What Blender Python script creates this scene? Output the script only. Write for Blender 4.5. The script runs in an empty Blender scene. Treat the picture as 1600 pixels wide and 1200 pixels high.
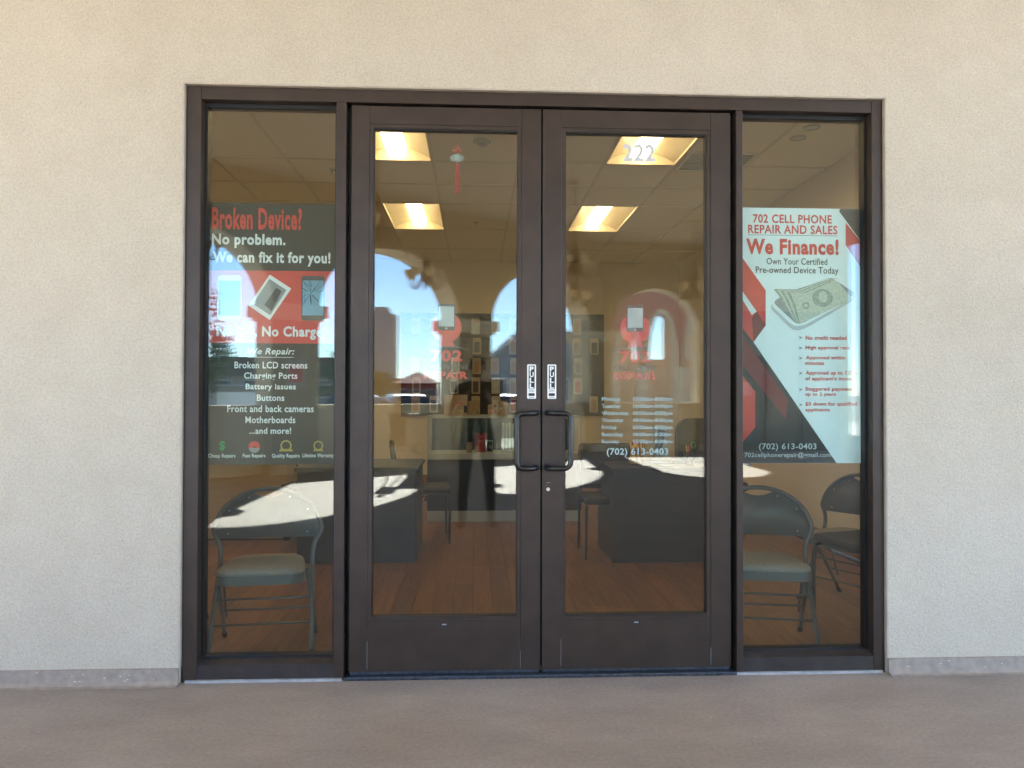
import bpy, bmesh, math, random
from mathutils import Vector, Matrix
random.seed(7)
SC = bpy.context.scene
COL = SC.collection
PI = math.pi

# ------------------------------------------------------------------ camera
CAM_D, CAM_H = 3.551, 1.302
cam_data = bpy.data.cameras.new('camera')
cam = bpy.data.objects.new('camera', cam_data)
COL.objects.link(cam)
yaw, pit, rol = 0.048275, 0.014124, 0.002629
fw = Vector((math.sin(yaw) * math.cos(pit), math.cos(yaw) * math.cos(pit), math.sin(pit)))
rt = Vector((math.cos(yaw), -math.sin(yaw), 0))
up = rt.cross(fw)
r2 = rt * math.cos(rol) + up * math.sin(rol)
u2 = up * math.cos(rol) - rt * math.sin(rol)
m3 = Matrix((r2, u2, -fw)).transposed()
cam.matrix_world = Matrix.Translation((0, -CAM_D, CAM_H)) @ m3.to_4x4()
cam_data.sensor_width = 36
cam_data.lens = 36 * 1201 / 1600
cam_data.clip_start = 0.02
cam_data.clip_end = 8000
SC.camera = cam

# ------------------------------------------------------------------ sky, sun, exposure
SUN_EL = math.radians(30.8)
SUN_AZ = 0.02                      # sun stands over -Y, a little towards +X
world = bpy.data.worlds.new('World')
SC.world = world
world.use_nodes = True
wn = world.node_tree
bg = wn.nodes['Background']
sky = wn.nodes.new('ShaderNodeTexSky')
sky.sky_type = 'NISHITA'
sky.sun_disc = False
sky.sun_elevation = SUN_EL
sky.sun_rotation = math.radians(180) - SUN_AZ
sky.air_density = 0.8
sky.dust_density = 0.0
sky.ozone_density = 4.0
wn.links.new(sky.outputs[0], bg.inputs[0])
bg.inputs[1].default_value = 0.066
sun_data = bpy.data.lights.new('sun', 'SUN')
sun_data.energy = 4.6
sun_data.angle = math.radians(0.5)
sun_data.color = (1.0, 0.955, 0.90)
sun = bpy.data.objects.new('sun', sun_data)
COL.objects.link(sun)
to_sun = Vector((math.sin(SUN_AZ) * math.cos(SUN_EL), -math.cos(SUN_AZ) * math.cos(SUN_EL), math.sin(SUN_EL)))
sun.rotation_euler = (-to_sun).to_track_quat('-Z', 'Y').to_euler()
sun.location = to_sun * 60
vs = SC.view_settings
vs.view_transform = 'Standard'
vs.look = 'None'
vs.gamma = 1
vs.exposure = 4.05
vs.use_curve_mapping = False
SC.render.engine = 'CYCLES'
SC.cycles.use_denoising = True
SC.cycles.max_bounces = 14
SC.cycles.diffuse_bounces = 6
SC.cycles.glossy_bounces = 5
SC.cycles.transmission_bounces = 8
SC.cycles.transparent_max_bounces = 40
SC.cycles.sample_clamp_indirect = 8

# ------------------------------------------------------------------ materials
def new_mat(name):
    m = bpy.data.materials.new(name)
    m.use_nodes = True
    return m, m.node_tree, m.node_tree.nodes['Principled BSDF']

def mat(name, col, rough=0.5, metal=0.0, var=0.08, scale=20.0, bump=0.0, bscale=200.0, spec=0.5, coat=0.0):
    """Principled with noise-driven colour variation and fine relief."""
    m, nt, b = new_mat(name)
    N = nt.nodes
    tc = N.new('ShaderNodeTexCoord')
    no = N.new('ShaderNodeTexNoise'); no.inputs['Scale'].default_value = scale; no.inputs['Detail'].default_value = 5
    nt.links.new(tc.outputs['Object'], no.inputs['Vector'])
    rp = N.new('ShaderNodeValToRGB')
    rp.color_ramp.elements[0].position = 0.3; rp.color_ramp.elements[1].position = 0.7
    rp.color_ramp.elements[0].color = [c * (1 - var) for c in col[:3]] + [1]
    rp.color_ramp.elements[1].color = [min(1, c * (1 + var)) for c in col[:3]] + [1]
    nt.links.new(no.outputs['Fac'], rp.inputs['Fac'])
    nt.links.new(rp.outputs['Color'], b.inputs['Base Color'])
    b.inputs['Roughness'].default_value = rough
    b.inputs['Metallic'].default_value = metal
    b.inputs['Specular IOR Level'].default_value = spec
    b.inputs['Coat Weight'].default_value = coat
    if bump > 0:
        n2 = N.new('ShaderNodeTexNoise'); n2.inputs['Scale'].default_value = bscale; n2.inputs['Detail'].default_value = 3
        nt.links.new(tc.outputs['Object'], n2.inputs['Vector'])
        bp = N.new('ShaderNodeBump'); bp.inputs['Strength'].default_value = bump; bp.inputs['Distance'].default_value = 0.004
        nt.links.new(n2.outputs['Fac'], bp.inputs['Height'])
        nt.links.new(bp.outputs['Normal'], b.inputs['Normal'])
    return m

def emit(name, col, s):
    m, nt, b = new_mat(name)
    b.inputs['Base Color'].default_value = (*col, 1)
    b.inputs['Emission Color'].default_value = (*col, 1)
    b.inputs['Emission Strength'].default_value = s
    return m

def glass(name, r0, tint, rough=0.0):
    """clear thin glass: straight-through tint plus a mirror share that grows at grazing angles"""
    m = bpy.data.materials.new(name); m.use_nodes = True
    nt = m.node_tree; N = nt.nodes
    N.remove(N['Principled BSDF'])
    tr = N.new('ShaderNodeBsdfTransparent'); tr.inputs[0].default_value = (*tint, 1)
    gl = N.new('ShaderNodeBsdfGlossy'); gl.inputs['Roughness'].default_value = rough
    gl.inputs['Color'].default_value = (0.96, 1.0, 0.99, 1)
    lw = N.new('ShaderNodeLayerWeight'); lw.inputs['Blend'].default_value = 0.5
    pw = N.new('ShaderNodeMath'); pw.operation = 'POWER'; pw.inputs[1].default_value = 5
    mu = N.new('ShaderNodeMath'); mu.operation = 'MULTIPLY_ADD'; mu.inputs[1].default_value = 1 - r0; mu.inputs[2].default_value = r0
    mx = N.new('ShaderNodeMixShader')
    nt.links.new(lw.outputs['Facing'], pw.inputs[0]); nt.links.new(pw.outputs[0], mu.inputs[0])
    nt.links.new(mu.outputs[0], mx.inputs[0]); nt.links.new(tr.outputs[0], mx.inputs[1]); nt.links.new(gl.outputs[0], mx.inputs[2])
    nt.links.new(mx.outputs[0], N['Material Output'].inputs[0])
    return m

def stucco(name, a, b_, speck=0.25, bump=0.55):
    """sand-finish plaster: cloudy tone, trowel relief, sand grain with soft pits"""
    m, nt, b = new_mat(name)
    N = nt.nodes; L = nt.links
    tc = N.new('ShaderNodeTexCoord')
    def noise(sc, det, ro=.6, dist=0):
        n = N.new('ShaderNodeTexNoise'); n.inputs['Scale'].default_value = sc; n.inputs['Detail'].default_value = det; n.inputs['Roughness'].default_value = ro; n.inputs['Distortion'].default_value = dist
        L.new(tc.outputs['Object'], n.inputs['Vector']); return n
    big, mid, trow, grain, fine = noise(.9, 5), noise(5, 8, .7), noise(22, 3, .55, 1.2), noise(105, 4, .7), noise(230, 2)
    def ma(x, k, y=None, c=0.0):
        n = N.new('ShaderNodeMath'); n.operation = 'MULTIPLY_ADD'; n.inputs[1].default_value = k; L.new(x, n.inputs[0])
        if y is not None: L.new(y, n.inputs[2])
        else: n.inputs[2].default_value = c
        return n.outputs[0]
    tone = ma(big.outputs['Fac'], .55, ma(mid.outputs['Fac'], .45))
    rp = N.new('ShaderNodeValToRGB'); rp.color_ramp.elements[0].position = .34; rp.color_ramp.elements[1].position = .66
    rp.color_ramp.elements[0].color = (*a, 1); rp.color_ramp.elements[1].color = (*b_, 1)
    L.new(tone, rp.inputs[0])
    hgt = ma(grain.outputs['Fac'], .6, ma(fine.outputs['Fac'], .4))
    pt = N.new('ShaderNodeValToRGB'); pt.color_ramp.elements[0].position = .36; pt.color_ramp.elements[1].position = .56
    pt.color_ramp.elements[0].color = (1 - speck,) * 3 + (1,); pt.color_ramp.elements[1].color = (1, 1, 1, 1)
    L.new(hgt, pt.inputs[0])
    mul = N.new('ShaderNodeMixRGB'); mul.blend_type = 'MULTIPLY'; mul.inputs[0].default_value = 1
    L.new(rp.outputs[0], mul.inputs[1]); L.new(pt.outputs[0], mul.inputs[2])
    L.new(mul.outputs[0], b.inputs['Base Color'])
    tot = ma(trow.outputs['Fac'], .8, hgt)
    bp = N.new('ShaderNodeBump'); bp.inputs['Strength'].default_value = bump; bp.inputs['Distance'].default_value = .006
    L.new(tot, bp.inputs['Height']); L.new(bp.outputs[0], b.inputs['Normal'])
    b.inputs['Roughness'].default_value = .92; b.inputs['Specular IOR Level'].default_value = .2
    return m

def concrete(name, a, b_, rough=.6):
    m, nt, b = new_mat(name); N = nt.nodes; L = nt.links
    tc = N.new('ShaderNodeTexCoord')
    mp = N.new('ShaderNodeMapping'); mp.inputs['Scale'].default_value = (.6, 1.2, 1); L.new(tc.outputs['Object'], mp.inputs[0])
    big = N.new('ShaderNodeTexNoise'); big.inputs['Scale'].default_value = 1.7; big.inputs['Detail'].default_value = 8; big.inputs['Roughness'].default_value = .62
    fine = N.new('ShaderNodeTexNoise'); fine.inputs['Scale'].default_value = 60; fine.inputs['Detail'].default_value = 6; fine.inputs['Roughness'].default_value = .75
    L.new(mp.outputs[0], big.inputs['Vector']); L.new(tc.outputs['Object'], fine.inputs['Vector'])
    rp = N.new('ShaderNodeValToRGB'); rp.color_ramp.elements[0].position = .33; rp.color_ramp.elements[1].position = .68
    rp.color_ramp.elements[0].color = (*a, 1); rp.color_ramp.elements[1].color = (*b_, 1); L.new(big.outputs['Fac'], rp.inputs[0])
    # scattered pale paint flecks and scuffs
    sc = N.new('ShaderNodeTexVoronoi'); sc.inputs['Scale'].default_value = 4.5; L.new(tc.outputs['Object'], sc.inputs['Vector'])
    fl = N.new('ShaderNodeMath'); fl.operation = 'LESS_THAN'; fl.inputs[1].default_value = .022; L.new(sc.outputs['Distance'], fl.inputs[0])
    fl2 = N.new('ShaderNodeMath'); fl2.operation = 'MULTIPLY'; fl2.inputs[1].default_value = .5; L.new(fl.outputs[0], fl2.inputs[0])
    mx = N.new('ShaderNodeMixRGB'); mx.inputs[2].default_value = (.55, .52, .47, 1); L.new(fl2.outputs[0], mx.inputs[0]); L.new(rp.outputs[0], mx.inputs[1])
    m2 = N.new('ShaderNodeMixRGB'); m2.blend_type = 'OVERLAY'; m2.inputs[0].default_value = .4; L.new(mx.outputs[0], m2.inputs[1]); L.new(fine.outputs['Fac'], m2.inputs[2])
    L.new(m2.outputs[0], b.inputs['Base Color'])
    rr = N.new('ShaderNodeMapRange'); rr.inputs[3].default_value = rough - .1; rr.inputs[4].default_value = rough + .15; L.new(big.outputs['Fac'], rr.inputs[0]); L.new(rr.outputs[0], b.inputs['Roughness'])
    b.inputs['Specular IOR Level'].default_value = .22
    bp = N.new('ShaderNodeBump'); bp.inputs['Strength'].default_value = .35; bp.inputs['Distance'].default_value = .003
    L.new(fine.outputs['Fac'], bp.inputs['Height']); L.new(bp.outputs[0], b.inputs['Normal'])
    return m

def wood(name, dark, light, rough=.35, axis=1, sc=1.0):
    m, nt, b = new_mat(name); N = nt.nodes; L = nt.links
    tc = N.new('ShaderNodeTexCoord'); oi = N.new('ShaderNodeObjectInfo')
    ad = N.new('ShaderNodeVectorMath'); ad.operation = 'ADD'
    sp = N.new('ShaderNodeCombineXYZ'); k = N.new('ShaderNodeMath'); k.operation = 'MULTIPLY'; k.inputs[1].default_value = 37
    L.new(oi.outputs['Random'], k.inputs[0]); L.new(k.outputs[0], sp.inputs[0]); L.new(k.outputs[0], sp.inputs[1])
    L.new(tc.outputs['Object'], ad.inputs[0]); L.new(sp.outputs[0], ad.inputs[1])
    mp = N.new('ShaderNodeMapping'); s = [14 * sc] * 3; s[axis] = 1.3 * sc; mp.inputs['Scale'].default_value = s; L.new(ad.outputs[0], mp.inputs[0])
    no = N.new('ShaderNodeTexNoise'); no.inputs['Scale'].default_value = 2.2; no.inputs['Detail'].default_value = 7; no.inputs['Roughness'].default_value = .65; no.inputs['Distortion'].default_value = .8
    L.new(mp.outputs[0], no.inputs['Vector'])
    a2 = N.new('ShaderNodeMath'); a2.operation = 'MULTIPLY_ADD'; a2.inputs[1].default_value = .24; L.new(oi.outputs['Random'], a2.inputs[0])
    sb = N.new('ShaderNodeMath'); sb.operation = 'SUBTRACT'; sb.inputs[1].default_value = .12; L.new(no.outputs['Fac'], sb.inputs[0]); L.new(sb.outputs[0], a2.inputs[2])
    rp = N.new('ShaderNodeValToRGB'); rp.color_ramp.elements[0].position = .28; rp.color_ramp.elements[1].position = .74
    rp.color_ramp.elements[0].color = (*dark, 1); rp.color_ramp.elements[1].color = (*light, 1); L.new(a2.outputs[0], rp.inputs[0])
    L.new(rp.outputs[0], b.inputs['Base Color']); b.inputs['Roughness'].default_value = rough
    bp = N.new('ShaderNodeBump'); bp.inputs['Strength'].default_value = .12; bp.inputs['Distance'].default_value = .001; L.new(no.outputs['Fac'], bp.inputs['Height']); L.new(bp.outputs[0], b.inputs['Normal'])
    return m

M = {}
M['stucco'] = stucco('stucco', (.595, .532, .428), (.685, .622, .515), .24, .9)
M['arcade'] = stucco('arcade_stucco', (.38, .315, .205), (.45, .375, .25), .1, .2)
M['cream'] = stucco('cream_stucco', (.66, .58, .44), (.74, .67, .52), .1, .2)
M['pink'] = stucco('pink_stucco', (.48, .22, .18), (.56, .28, .22), .1, .2)
M['soffit'] = stucco('soffit_plaster', (.46, .43, .37), (.52, .49, .425), .08, .15)
M['floor'] = concrete('painted_concrete', (.315, .272, .240), (.425, .375, .335), .8)
M['base'] = mat('grey_base_paint', (.345, .292, .245), .55, var=.15, scale=30, bump=.2, bscale=80)
M['bronze'] = mat('dark_bronze_aluminium', (.050, .035, .027), .42, .3, var=.16, scale=9, spec=.5)
M['bronze_worn'] = mat('scuffed_bronze', (.042, .034, .032), .5, .2, var=.25, scale=14)
M['rubber'] = mat('black_rubber', (.008, .008, .009), .5, var=.1)
M['blackpaint'] = mat('black_paint', (.008, .008, .008), .3, var=.1, scale=40, spec=.6)
M['steel'] = mat('brushed_steel', (.55, .55, .56), .3, 1, var=.1)
M['threshold'] = mat('threshold_metal', (.10, .12, .15), .4, .9, var=.35, scale=60)
M['caulk'] = mat('chipped_caulk', (.40, .41, .42), .8, var=.2, scale=25, bump=.3)
M['bead'] = mat('painted_bead', (.50, .44, .36), .8, var=.12, scale=12)
M['glass'] = glass('window_glass', .032, (.942, .966, .958))
M['caseglass'] = glass('case_glass', .04, (.96, .98, .97))
M['white'] = mat('white_vinyl', (.84, .88, .85), .5, var=.02)
M['numgrey'] = mat('grey_white_vinyl', (.56, .58, .58), .5, var=.02)
M['hours'] = mat('pale_cyan_vinyl', (.36, .50, .50), .5, var=.02)
M['cyan_w'] = mat('pale_poster_white', (.78, .90, .90), .45, var=.02)
M['charcoal'] = mat('charcoal_print', (.034, .035, .031), .5, var=.05)
M['redp'] = mat('red_print', (.68, .060, .045), .45, var=.04)
M['marp'] = mat('maroon_print', (.16, .012, .016), .45, var=.05)
M['brownp'] = mat('brown_red_print', (.20, .03, .02), .45, var=.05)
M['blackp'] = mat('black_print', (.012, .012, .014), .4, var=.05)
M['greyp'] = mat('grey_print', (.30, .32, .32), .5, var=.06)
M['lgrey'] = mat('light_grey_print', (.50, .55, .54), .5, var=.06)
M['dgrey'] = mat('dark_grey_print', (.075, .075, .078), .5, var=.1)
M['bluep'] = mat('blue_print', (.20, .42, .55), .5, var=.1)
M['greenp'] = mat('green_print', (.04, .36, .10), .5, var=.05)
M['goldp'] = mat('gold_print', (.46, .36, .08), .5, var=.1)
M['moneyp'] = mat('money_print', (.54, .60, .50), .6, var=.15, scale=90)
M['moneyd'] = mat('money_dark_print', (.33, .39, .33), .6, var=.25, scale=120)
M['decal_grey'] = mat('grey_decal', (.10, .10, .10), .5, var=.05)
M['sage'] = mat('sage_steel_paint', (.100, .114, .106), .38, .1, var=.06, scale=15)
M['seatpad'] = mat('taupe_fabric', (.27, .25, .21), .9, var=.12, scale=60, bump=.5, bscale=600)
M['blackfab'] = mat('black_fabric', (.012, .013, .014), .8, var=.2, bump=.3)
M['desk'] = mat('charcoal_laminate', (.018, .021, .022), .35, var=.18, scale=4)
M['deskblue'] = mat('slate_laminate', (.028, .040, .050), .35, var=.15, scale=4)
M['tanwood'] = wood('tan_laminate', (.42, .30, .16), (.52, .39, .22), .4, 0, .6)
M['plank'] = wood('laminate_plank', (.105, .042, .014), (.29, .128, .044), .30, 1)
M['baseboard'] = wood('stained_baseboard', (.20, .065, .015), (.34, .13, .035), .35, 1)
M['inwall'] = mat('beige_interior_paint', (.68, .60, .46), .8, var=.03, scale=3)
M['tile'] = mat('ceiling_tile', (.80, .78, .70), .9, var=.05, scale=90, bump=.2, bscale=250)
M['rail'] = mat('ceiling_grid_paint', (.66, .64, .57), .5, var=.03)
M['trofwhite'] = mat('reflector_enamel', (.58, .50, .36), .35, var=.01)
M['lamp'] = emit('fluorescent_lamp', (1.0, .70, .36), 1.55)
M['slat'] = mat('dark_slatwall', (.016, .016, .015), .5, var=.15, scale=6)
M['kraft'] = mat('kraft_card', (.36, .27, .16), .8, var=.08, scale=30)
M['tagcream'] = mat('cream_card', (.42, .37, .28), .6, var=.04)
M['plasticclear'] = mat('pale_plastic', (.45, .50, .48), .15, var=.1)
M['whitepaint'] = mat('white_case_paint', (.40, .43, .42), .35, var=.03)
M['redcard'] = mat('red_card', (.33, .014, .016), .5, var=.06)
M['gold'] = mat('gold_glaze', (.60, .34, .06), .25, .2, var=.1)
M['redpaint'] = mat('red_tassel', (.55, .04, .03), .7, var=.15, scale=200)
M['jade'] = mat('jade_disc', (.42, .55, .48), .25, var=.1)
M['brassy'] = mat('aged_bronze_metal', (.13, .085, .035), .4, .7, var=.2)
M['shade'] = mat('amber_glass_shade', (.72, .58, .34), .35, var=.06)
M['skin'] = mat('skin', (.42, .24, .16), .5, var=.06)
M['shirt'] = mat('black_shirt', (.012, .012, .014), .85, var=.2, bump=.2)
M['jeans'] = mat('dark_jeans', (.018, .024, .04), .85, var=.25, scale=80, bump=.3)
M['hair'] = mat('dark_hair', (.012, .009, .007), .6, var=.3, scale=150)
M['phone'] = mat('black_phone_body', (.015, .015, .018), .2, var=.1)
M['paving'] = concrete('bounce_concrete', (.36, .33, .29), (.44, .41, .36), .8)  # pale, for the added ground that throws sunlight back
M['asphalt'] = mat('asphalt', (.055, .053, .05), .9, var=.2, scale=.4, bump=.3)
M['brownroof'] = mat('brown_roof', (.13, .075, .05), .8, var=.15, scale=2)
M['redroof'] = mat('red_roof', (.34, .06, .05), .8, var=.15, scale=2)
M['tanwall'] = mat('tan_wall', (.44, .35, .25), .85, var=.06, scale=1)
M['greywall'] = mat('grey_siding', (.26, .29, .31), .8, var=.05, scale=1)
M['whitetrim'] = mat('white_trim', (.72, .73, .74), .6, var=.03)
M['tower'] = mat('tower_glass', (.10, .14, .22), .15, .3, var=.08, scale=.05)
M['towerfin'] = mat('tower_concrete', (.34, .31, .30), .7, var=.05, scale=.05)
M['darkwin'] = mat('dark_window', (.02, .03, .035), .1, var=.2, scale=1)
M['leaf'] = mat('leaf', (.06, .10, .035), .7, var=.35, scale=3)
M['bark'] = mat('bark', (.12, .085, .06), .9, var=.3, scale=8)
M['rock'] = mat('hill_rock', (.20, .19, .20), .95, var=.2, scale=.01)
for nm, c in (('silver', (.42, .44, .46)), ('blue', (.10, .16, .30)), ('whitecar', (.72, .73, .74))):
    M['car_' + nm] = mat('car_paint_' + nm, c, .25, .3, var=.02, coat=.6)
M['tyre'] = mat('tyre', (.015, .015, .015), .85)
M['headlamp'] = mat('headlamp_lens', (.6, .62, .64), .15)
M['grn'] = mat('green_plastic', (.04, .28, .08), .35)

# ------------------------------------------------------------------ mesh helpers
def mesh_from(bm, name, smooth=False):
    bmesh.ops.recalc_face_normals(bm, faces=bm.faces)
    me = bpy.data.meshes.new(name)
    bm.to_mesh(me); bm.free()
    if smooth:
        for p in me.polygons: p.use_smooth = True
    return me

def link(name, me, m, parent=None):
    o = bpy.data.objects.new(name, me)
    if me is not None and m is not None and not me.materials:
        me.materials.append(M[m] if isinstance(m, str) else m)
    COL.objects.link(o)
    if parent is not None:
        o.parent = parent
        if parent.type == 'EMPTY':
            o.matrix_parent_inverse = Matrix.Translation(-parent.location)
    return o

def tag(o, label, cat, group=None):
    o['label'] = label; o['category'] = cat
    if group: o['group'] = group
    return o

def thing(name, label, cat, loc=(0, 0, 0), group=None):
    o = bpy.data.objects.new(name, None)
    o.empty_display_size = .1
    COL.objects.link(o); o.location = loc
    return tag(o, label, cat, group)

def add_box(bm, x0, x1, y0, y1, z0, z1, bev=0.0):
    vs_ = [bm.verts.new((x, y, z)) for x in (x0, x1) for y in (y0, y1) for z in (z0, z1)]
    fs = []
    for idx in ((0, 1, 3, 2), (4, 6, 7, 5), (0, 4, 5, 1), (2, 3, 7, 6), (0, 2, 6, 4), (1, 5, 7, 3)):
        fs.append(bm.faces.new([vs_[i] for i in idx]))
    if bev > 0:
        es = list({e for f in fs for e in f.edges})
        bmesh.ops.bevel(bm, geom=es, offset=bev, segments=2, profile=.5, affect='EDGES')

def box(name, m, parent, x0, x1, y0, y1, z0, z1, bev=0.0):
    bm = bmesh.new(); add_box(bm, x0, x1, y0, y1, z0, z1, bev)
    return link(name, mesh_from(bm, name), m, parent)

def boxes(name, m, parent, lst, bev=0.0):
    bm = bmesh.new()
    for b in lst: add_box(bm, *b, bev)
    return link(name, mesh_from(bm, name), m, parent)

def prism(name, m, parent, pts, y0, y1):
    """polygon in (x, z) extruded from y0 to y1"""
    bm = bmesh.new(); add_prism(bm, pts, y0, y1)
    return link(name, mesh_from(bm, name), m, parent)

def add_prism(bm, pts, y0, y1):
    a = [bm.verts.new((x, y0, z)) for x, z in pts]; b = [bm.verts.new((x, y1, z)) for x, z in pts]
    bm.faces.new(a); bm.faces.new(b[::-1])
    n = len(pts)
    for i in range(n): bm.faces.new((a[i], a[(i + 1) % n], b[(i + 1) % n], b[i]))

def add_tube(bm, pts, rad, seg=10, caps=True):
    pts = [Vector(p) for p in pts]
    rads = rad if isinstance(rad, (list, tuple)) else [rad] * len(pts)
    rings = []
    prev = None
    for i, p in enumerate(pts):
        t = (pts[min(i + 1, len(pts) - 1)] - pts[max(i - 1, 0)]).normalized()
        if prev is None:
            ref = Vector((0, 0, 1)) if abs(t.z) < .9 else Vector((1, 0, 0))
            n = t.cross(ref).normalized()
        else:
            n = (prev - t * prev.dot(t))
            n = n.normalized() if n.length > 1e-6 else t.orthogonal().normalized()
        prev = n
        b = t.cross(n)
        rings.append([bm.verts.new(p + (n * math.cos(2 * PI * k / seg) + b * math.sin(2 * PI * k / seg)) * rads[i]) for k in range(seg)])
    for r0, r1 in zip(rings, rings[1:]):
        for k in range(seg): bm.faces.new((r0[k], r0[(k + 1) % seg], r1[(k + 1) % seg], r1[k]))
    if caps:
        bm.faces.new(rings[0][::-1]); bm.faces.new(rings[-1])

def tube(name, m, parent, pts, rad, seg=10):
    bm = bmesh.new(); add_tube(bm, pts, rad, seg)
    return link(name, mesh_from(bm, name, True), m, parent)

def add_lathe(bm, prof, c=(0, 0, 0), seg=16):
    rings = []
    for r, z in prof:
        rings.append([bm.verts.new((c[0] + max(r, 1e-4) * math.cos(2 * PI * k / seg), c[1] + max(r, 1e-4) * math.sin(2 * PI * k / seg), c[2] + z)) for k in range(seg)])
    for a, b in zip(rings, rings[1:]):
        for k in range(seg): bm.faces.new((a[k], a[(k + 1) % seg], b[(k + 1) % seg], b[k]))
    bm.faces.new(rings[0][::-1]); bm.faces.new(rings[-1])

def lathe(name, m, parent, prof, c=(0, 0, 0), seg=16):
    bm = bmesh.new(); add_lathe(bm, prof, c, seg)
    return link(name, mesh_from(bm, name, True), m, parent)

def copy_tree(o, parent=None):
    c = o.copy(); COL.objects.link(c); c.parent = parent
    for ch in o.children: copy_tree(ch, c)
    return c

def smooth_path(pts, n=6):
    """Catmull-Rom through the points"""
    P = [Vector(p) for p in pts]; P = [P[0]] + P + [P[-1]]; out = []
    for i in range(1, len(P) - 2):
        for k in range(n):
            t = k / n; a, b, c, d = P[i - 1:i + 3]
            out.append(.5 * ((2 * b) + (c - a) * t + (2 * a - 5 * b + 4 * c - d) * t * t + (3 * b - a - 3 * c + d) * t ** 3))
    out.append(P[-2]); return out

# flat lettering, fitted into x0..x1, z0..z1 on the plane y
def text_mesh(body, bold=0.0, shear=0.0):
    cu = bpy.data.curves.new('txt', 'FONT'); cu.body = body; cu.size = 1; cu.offset = bold; cu.shear = shear; cu.resolution_u = 3; cu.space_character = 1.02 + bold * 2.2
    ob = bpy.data.objects.new('txt', cu); COL.objects.link(ob)
    bpy.context.view_layer.update()
    dg = bpy.context.evaluated_depsgraph_get()
    me = bpy.data.meshes.new_from_object(ob.evaluated_get(dg))
    bpy.data.objects.remove(ob); bpy.data.curves.remove(cu)
    me.materials.clear()
    return me

def lettering(parent, body, x0, x1, z0, z1, y, m, bold=0.0, shear=0.0, depth=None):
    me = text_mesh(body, bold, shear)
    xs = [v.co.x for v in me.vertices]; ys = [v.co.y for v in me.vertices]
    ax, bx, ay, by = min(xs), max(xs), min(ys), max(ys)
    for v in me.vertices:
        v.co = ((v.co.x - ax) / (bx - ax) * (x1 - x0) + x0, y, (v.co.y - ay) / (by - ay) * (z1 - z0) + z0)
    me.update()
    return link('lettering', me, m, parent)

def flat(name, m, parent, pts, y, t=.0004):
    return prism(name, m, parent, pts, y - t, y)

def circle_pts(cx, cz, r, n=24, a0=0, a1=2 * PI, rz=None):
    rz = rz or r
    k = n if abs(a1 - a0 - 2 * PI) < 1e-6 else n - 1
    return [(cx + r * math.cos(a0 + (a1 - a0) * i / k), cz + rz * math.sin(a0 + (a1 - a0) * i / k)) for i in range(n)]

def ring_flat(name, m, parent, cx, cz, r0, r1, y, n=24, t=.0004):
    bm = bmesh.new()
    a = circle_pts(cx, cz, r0, n); b = circle_pts(cx, cz, r1, n)
    for i in range(n):
        j = (i + 1) % n
        add_prism(bm, [a[i], a[j], b[j], b[i]], y - t, y)
    return link(name, mesh_from(bm, name), m, parent)

def rrect(x0, x1, z0, z1, r, n=5):
    out = []
    for cx, cz, a in ((x1 - r, z1 - r, 0), (x0 + r, z1 - r, PI / 2), (x0 + r, z0 + r, PI), (x1 - r, z0 + r, 3 * PI / 2)):
        for i in range(n): out.append((cx + r * math.cos(a + PI / 2 * i / (n - 1)), cz + r * math.sin(a + PI / 2 * i / (n - 1))))
    return out
#@@STRUCTURE
# ================================================================== SETTING
def structure(o, label=None):
    o['kind'] = 'structure'
    return o

H_SOF = 4.85
# walkway slab: under the whole covered court, from the shopfront to the arcade
slab_pts = [(-13.6, .20), (8.9, .20), (8.9, -14.9), (2.3, -14.9), (-14.6, -.45)]
floor_pts = [(-13.6, .20), (15.5, .20), (15.5, -14.9), (2.3, -14.9), (-14.6, -.45)]
bm = bmesh.new()
a = [bm.verts.new((x, y, 0)) for x, y in floor_pts]; b = [bm.verts.new((x, y, -.14)) for x, y in floor_pts]
bm.faces.new(a); bm.faces.new(b[::-1])
for i in range(len(a)): bm.faces.new((a[i], a[(i + 1) % len(a)], b[(i + 1) % len(a)], b[i]))
structure(link('walkway', mesh_from(bm, 'walkway'), 'floor'))
bm = bmesh.new()
a = [bm.verts.new((x, y, H_SOF)) for x, y in slab_pts]; b = [bm.verts.new((x, y, H_SOF + .7)) for x, y in slab_pts]
bm.faces.new(a); bm.faces.new(b[::-1])
for i in range(len(a)): bm.faces.new((a[i], a[(i + 1) % len(a)], b[(i + 1) % len(a)], b[i]))
structure(link('walkway_ceiling', mesh_from(bm, 'walkway_ceiling'), 'soffit'))
# ground to the horizon
bm = bmesh.new(); add_box(bm, -3000, 3000, -4000, 3000, -1.2, -.15)
structure(link('ground', mesh_from(bm, 'ground'), 'asphalt'))
bm = bmesh.new(); add_box(bm, -40, 40, -36, -15.2, -.149, -.10)
structure(link('bounce_paving', mesh_from(bm, 'bounce_paving'), 'paving'))  # unseen pale ground, added to bounce sunlight onto shaded walls
bm = bmesh.new()
N_ = 60
top = [bm.verts.new((-900 + 1800 * i / N_, -2600, 14 + 22 * math.sin(i * .31) ** 2 + 12 * math.sin(i * .83 + 1) + random.uniform(-3, 3))) for i in range(N_ + 1)]
f0 = [bm.verts.new((-900 + 1800 * i / N_, -2300, -.6)) for i in range(N_ + 1)]
f1 = [bm.verts.new((-900 + 1800 * i / N_, -3000, -.6)) for i in range(N_ + 1)]
for i in range(N_):
    bm.faces.new((f0[i], f0[i + 1], top[i + 1], top[i])); bm.faces.new((top[i], top[i + 1], f1[i + 1], f1[i]))
structure(link('hills', mesh_from(bm, 'hills'), 'rock'))

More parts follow.
